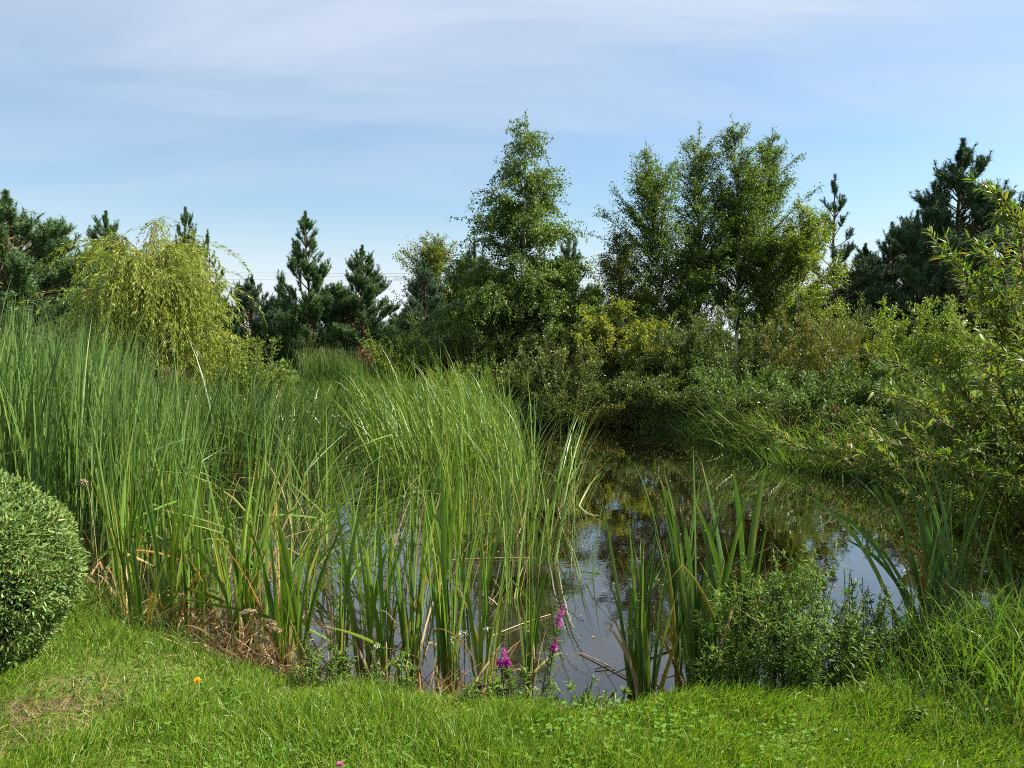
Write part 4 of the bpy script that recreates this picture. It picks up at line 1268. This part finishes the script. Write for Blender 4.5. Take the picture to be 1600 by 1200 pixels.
def loosestrife(px, py, label, seed, spikes, z=-.2):
    """spikes: (px, py of the top, py of the bottom)"""
    rng = np.random.default_rng(seed)
    c = on_plane(px, py, z)
    zb = gz1(c[0], c[1]) - .02
    root = thing('purple_loosestrife', (c[0], c[1], zb), label, 'flower')
    gb, gl_ = G(), G()
    for sx, st, sb in spikes:
        T, Bm = at_depth(sx, st, c[1]), at_depth(sx, sb, c[1])
        b0 = np.array([[c[0] + rng.normal(0, .02), c[1] + rng.normal(0, .02), zb]])
        P = bez(b0, b0 + (T - b0) * [.2, 0, .55], T[None], 10)
        tubes(gb, P, [.004], [.0018], 5)
        cnt = 110
        tt = rng.uniform(.15, 1 - (T[2] - Bm[2]) / (T[2] - zb), cnt)
        ps, ta = point_on(P, np.zeros(cnt, int), tt)
        side = unit(np.cross(ta, rdir(rng, cnt)))
        Ls = .05 * rng.uniform(.5, 1.1, cnt)
        leaves(gl_, ps, side + ta * .4, np.array([0, 0, 1.0]) + rdir(rng, cnt) * .4, Ls, Ls * .24, 'lance')
        gf = G()
        k = 170
        h0 = 1 - (T[2] - Bm[2]) / (T[2] - zb)
        u_ = rng.uniform(0, 1, k)
        ps, ta = point_on(P, np.zeros(k, int), h0 + (1 - h0) * u_)
        side = unit(np.cross(ta, rdir(rng, k)))
        Ls = .0155 * (1.2 - .8 * u_) * rng.uniform(.3, 1.5, k)
        leaves(gf, ps + side * .003, side + ta * .35, rdir(rng, k), Ls, Ls * .55, 'oval')
        gf.build('flower_spike', MAT['magenta'], root)
    gb.build('stems', MAT['red_stem'], root)
    gl_.build('leaves', MAT['herb_dark'], root)


loosestrife(842, 1108, 'purple loosestrife with two magenta flower spikes over the water', 321, ((882, 945, 982), (868, 997, 1018)))
loosestrife(802, 1098, 'shorter purple loosestrife with a bushy magenta flower head, left of the two spiked one', 322, ((786, 1012, 1042), (793, 1030, 1042), (781, 1030, 1042)))


def seed_grass(px, py, label, seed, heads, z=-.1):
    rng = np.random.default_rng(seed)
    c = on_plane(px, py, z)
    zb = gz1(c[0], c[1]) - .02
    root = thing('seed_grass', (c[0], c[1], zb), label, 'grass')
    for hx, hy in heads:
        gb, gp = G(), G()
        T = at_depth(hx, hy, c[1] - rng.uniform(0, .15))
        b0 = np.array([[c[0] + rng.normal(0, .04), c[1] + rng.normal(0, .04), zb]])
        P = bez(b0, b0 + np.c_[(T[0] - b0[0, 0]) * .35, 0, (T[2] - zb) * 1.15], T[None], 12)
        tubes(gb, P, [.0022], [.0012], 4)
        k = 260
        ps, ta = point_on(P, np.zeros(k, int), rng.uniform(.76, 1, k))
        Ls = .014 * rng.uniform(.6, 1.3, k)
        leaves(gp, ps + rng.normal(0, .005, (k, 3)), ta + rdir(rng, k) * .5, rdir(rng, k), Ls, Ls * .35, 'oval')
        gb.build('stem', MAT['dry'], root)
        gp.build('seed_head', MAT['plume'], root)


seed_grass(372, 1020, 'dry grass with drooping tan seed heads at the inlet edge', 331, ((428, 975), (436, 985), (395, 955), (420, 1005)))
seed_grass(160, 985, 'grass stem with a small tan seed head above the clipped bush', 332, ((128, 756),))


def lawn_flower(px, py, label, seed, mat, H, r, name, cat):
    rng = np.random.default_rng(seed)
    c = on_plane(px, py, H)
    zb = gz1(c[0], c[1])
    root = thing(name, (c[0], c[1], zb), label, cat)
    g_ = G()
    tubes(g_, bez(np.array([[c[0] + .01, c[1] + .01, zb]]), np.array([[c[0], c[1], zb + H * .5]]), c[None], 6), [.002], [.0016], 5)
    g_.build('stem', MAT['green_stem'], root)
    g_ = G()
    k = 120
    d = rdir(rng, k)
    d[:, 2] = np.abs(d[:, 2]) * (.5 if mat == 'yellow' else 1.0)
    leaves(g_, np.repeat(c[None], k, 0), d, rdir(rng, k), r * rng.uniform(.8, 1.1, k), np.full(k, r * .3), 'oval')
    g_.build('flower_head', MAT[mat], root)


lawn_flower(308, 1064, 'single yellow dandelion-like flower in the lawn', 341, 'yellow', .13, .017, 'yellow_flower', 'flower')
lawn_flower(531, 1196, 'pink clover flower head at the bottom edge of the lawn', 342, 'pink', .10, .016, 'clover_flower', 'flower')
lawn_flower(860, 1142, 'tiny white clover flower in the lawn below the loosestrife', 343, 'white', .06, .008, 'clover_flower', 'flower')

# umbel with tiny white flowers among the near cattails
rng = np.random.default_rng(345)
c = on_plane(712, 1090, -.15)
root = thing('white_umbel', (c[0], c[1], gz1(c[0], c[1])), 'thin herb with tiny white flower heads right of the thick brown based clump', 'flower')
for hx, hy in ((718, 990), (728, 988), (760, 982), (590, 1010), (706, 1000)):
    T = at_depth(hx, hy, c[1])
    P = bez(np.array([[c[0], c[1], root.location[2]]]), np.array([[c[0], c[1], T[2] * .6]]), T[None], 8)
    g = G()
    tubes(g, P, [.002], [.001], 4)
    g.build('stem', MAT['green_stem'], root)
    k = 22
    g2 = G()
    leaves(g2, T + rng.normal(0, .007, (k, 3)), rdir(rng, k), rdir(rng, k), np.full(k, .005), np.full(k, .005), 'oval')
    g2.build('flower_head', MAT['white'], root)

# dried brown seed heads on the right bank
for k, (px, py, Y, r_, lab) in enumerate(((1306, 640, 10.4, .055, 'round brown dried seed head on the right bank, the larger one'), (1297, 672, 10.2, .03, 'small brown dried seed head below the larger one'))):
    rng = np.random.default_rng(350 + k)
    T = at_depth(px, py, Y)
    zb = gz1(T[0] + .1, Y)
    root = thing('seed_head_plant', (T[0] + .1, Y, zb), lab, 'wild plant')
    g = G()
    tubes(g, bez(np.array([[T[0] + .1, Y, zb]]), np.array([[T[0] + .08, Y, T[2] * .8]]), T[None], 8), [.005], [.003], 5)
    g.build('stem', MAT['red_stem'], root)
    g = G()
    n = 500
    d = rdir(rng, n)
    leaves(g, T + d * r_ * rng.uniform(.3, 1, (n, 1)) * [1, 1, .6], d, rdir(rng, n), np.full(n, .02), np.full(n, .008), 'oval')
    g.build('seed_head', MAT['brown_head'], root)

# fallen stalks on the water
for k, (a, b, lab) in enumerate((((905, 1020), (1000, 1072), 'long straw coloured fallen stalk floating from the near bank'), ((700, 875), (838, 872), 'thin tan stalk lying level on the water behind the near cattails'),
                                 ((930, 1046), (960, 1044), 'short dark floating twig on the bright water'), ((765, 995), (860, 960), 'thin pale floating stalk left of the loosestrife'))):
    A, B_ = on_plane(*a, WATER + .006), on_plane(*b, WATER + .006)
    g = G()
    P = bez(A[None], (A + B_)[None] / 2 + [[.02, .03, .01]], B_[None], 8)
    tubes(g, P, [.0035], [.005 if k == 0 else .003], 5)
    tag(g.build('fallen_stalk', MAT['dark_stem'] if k == 2 else MAT['dry']), lab, 'stalk')

# bits of leaf and pollen drifting on the water
rng = np.random.default_rng(399)
n = 12000
xf, yf = rng.uniform(-2.5, 4.5, n), rng.uniform(3.9, 13, n)
df_ = shore_distance(xf, yf)
k = (df_ < -.03) & (rng.uniform(0, 1, n) < .08 + .8 * np.exp(df_ / .25) + .35 * (np.sin(xf * 2.3 + yf) * np.sin(yf * 1.7 - xf) > .45))
m = k.sum()
g = G()
a = rng.uniform(0, 2 * pi, m)
Ls = rng.uniform(.006, .028, m)
leaves(g, np.c_[xf[k], yf[k], np.full(m, WATER + .004)], np.c_[np.cos(a), np.sin(a), np.zeros(m)], np.array([0, 0, 1.0]) + rdir(rng, m) * .1, Ls, Ls * rng.uniform(.2, .7, m), 'oval')
tag(g.build('floating_leaves', MAT['dry']), 'bits of dead leaf drifting on the pond', 'floating leaves', kind='stuff')

# ------------------------------------------------------------------ lawn
rng = np.random.default_rng(401)
n = 280000
Yl = 2.35 + (rng.uniform(0, 1, n) ** 1.25) * 4.4
xl = rng.uniform(-.80, .80, n) * Yl
d = shore_distance(xl, Yl)
k = (d > .02)
xl, Yl, d = xl[k], Yl[k], d[k]
# worn patches near the clipped bush
pn = np.sin(xl * 5.1 + Yl * 2) * np.sin(Yl * 6.3 - xl * 3) + .6 * np.sin(xl * 13 + 1) * np.sin(Yl * 11)
worn = np.clip(np.exp(-(((xl + 1.95) / .4) ** 2 + ((Yl - 3.1) / .3) ** 2)) + np.exp(-(((xl + 1.75) / .4) ** 2 + ((Yl - 3.45) / .25) ** 2)), 0, 1)
k = rng.uniform(0, 1, len(xl)) > worn * .7 * (pn > -.4)
xl, Yl, d, pn, worn = xl[k], Yl[k], d[k], pn[k], worn[k]
base = np.c_[xl, Yl, ground_z(xl, Yl) - .005]
L = rng.uniform(.035, .10, len(xl)) * (1 + .45 * pn) * (1 - .4 * worn)
L = L * np.where(d < .3, 1.0 + .3 * rng.uniform(0, 1, len(xl)), 1)
g = G()
comb_dir = .6 + 1.4 * np.sin(xl * 1.7 + Yl * 1.1)
P = grow(base, comb_dir + rng.normal(0, 1.3, len(xl)), L, rng.uniform(.05, .9, len(xl)), rng.uniform(.1, 1.3, len(xl)), 3, 1.3)
f = rng.uniform(0, 2 * pi, len(xl))
ribbons(g, P, rng.uniform(.0026, .0056, len(xl)), np.c_[np.cos(f), np.sin(f), np.full(len(xl), .4)], 'grass')
tag(g.build('lawn_grass', MAT['grass']), 'short bright green lawn grass in the foreground', 'grass', kind='stuff')

g = G()                                  # dead blades between
n = 22000
Yd = 2.35 + rng.uniform(0, 1, n) ** 1.2 * 4.0
xd = rng.uniform(-.8, .8, n) * Yd
wd = np.exp(-(((xd + 1.8) / .6) ** 2 + ((Yd - 3.2) / .45) ** 2))
dd = shore_distance(xd, Yd)
k = (dd > .02) & (rng.uniform(0, 1, n) < .16 + .84 * wd + .35 * (dd < .4))
base = np.c_[xd[k], Yd[k], ground_z(xd[k], Yd[k])]
m = k.sum()
blade_set(g, rng, base, rng.uniform(.03, .10, m), rng.uniform(.002, .004, m), (.4, 1.3), (.0, .6), 3, kind='grass', kinks=0)
tag(g.build('dead_lawn_grass', MAT['dry']), 'dead straw blades in the lawn', 'dead grass', kind='stuff')

# tall grass on the edge of the bank
g = G()
n = 22000
Ye = 2.8 + rng.uniform(0, 1, n) * 3.6
xe = rng.uniform(-.78, .80, n) * Ye
de = shore_distance(xe, Ye)
left = np.exp(-(((xe + 2.0) / .8) ** 2 + ((Ye - 4.5) / .7) ** 2))
right = np.exp(-(((xe - 2.2) / .65) ** 2 + ((Ye - 3.6) / .55) ** 2))
pk = np.where(de < .22, .30, .0) + left * .75 + right * 1.2 + np.where((xe > -2.6) & (xe < -.6) & (de < .8), .2, 0)
k = (de > -.03) & (rng.uniform(0, 1, n) < pk)
xe, Ye, le, ri = xe[k], Ye[k], left[k], right[k]
base = np.c_[xe, Ye, ground_z(xe, Ye)]
m = len(xe)
blade_set(g, rng, base, rng.uniform(.05, .15, m) * (1 + 2.0 * le + 3.0 * ri), rng.uniform(.0035, .007, m) * (1 + .5 * ri), (.05, .5), (.2, 1.5), 6, kind='grass', kinks=.04)
tag(g.build('tall_bank_grass', MAT['tall_grass']), 'longer grass on the edge of the near bank', 'grass', kind='stuff')

g = G()                                  # long arching grass in the right corner
n = 3000
xe, Ye = rng.normal(2.3, .45, n), rng.normal(3.5, .42, n)
k = (shore_distance(xe, Ye) > -.12) & (Ye > 2.7) & (xe > 1.25)
xe, Ye = xe[k], Ye[k]
m = len(xe)
blade_set(g, rng, np.c_[xe, Ye, ground_z(xe, Ye)], rng.uniform(.14, .48, m) * np.clip((xe - .9) * .8, .35, 1), rng.uniform(.006, .013, m), (.0, .4), (.2, 1.6), 8, kind='grass', kinks=.05)
tag(g.build('long_corner_grass', MAT['tall_grass']), 'long arching grass in the right corner of the bank', 'grass', kind='stuff')

# clover patches
g = G()
n = 650
cx_, cy_, cr = np.array([.25, .75, .35, -.9, -1.5, .05]), np.array([2.75, 2.8, 2.65, 2.6, 3.2, 2.65]), np.array([.36, .25, .3, .25, .2, .3])
ii = rng.integers(0, 6, n)
xc, yc = cx_[ii] + rng.normal(0, 1, n) * cr[ii], cy_[ii] + rng.normal(0, 1, n) * cr[ii] * .6
k = shore_distance(xc, yc) > .15
xc, yc = xc[k], yc[k]
zc = ground_z(xc, yc) + rng.uniform(.02, .055, len(xc))
a0 = rng.uniform(0, 2 * pi, len(xc))
for q in range(3):
    a = a0 + q * 2.094
    m = len(xc)
    Ls = rng.uniform(.010, .017, m)
    leaves(g, np.c_[xc, yc, zc], np.c_[np.cos(a), np.sin(a), np.full(m, .15)], np.array([0, 0, 1.0]) + rdir(rng, m) * .3, Ls, Ls * .95, 'oval')
tag(g.build('clover_patch', MAT['clover']), 'clover leaves in the lawn at the bottom of the picture', 'clover', kind='stuff')
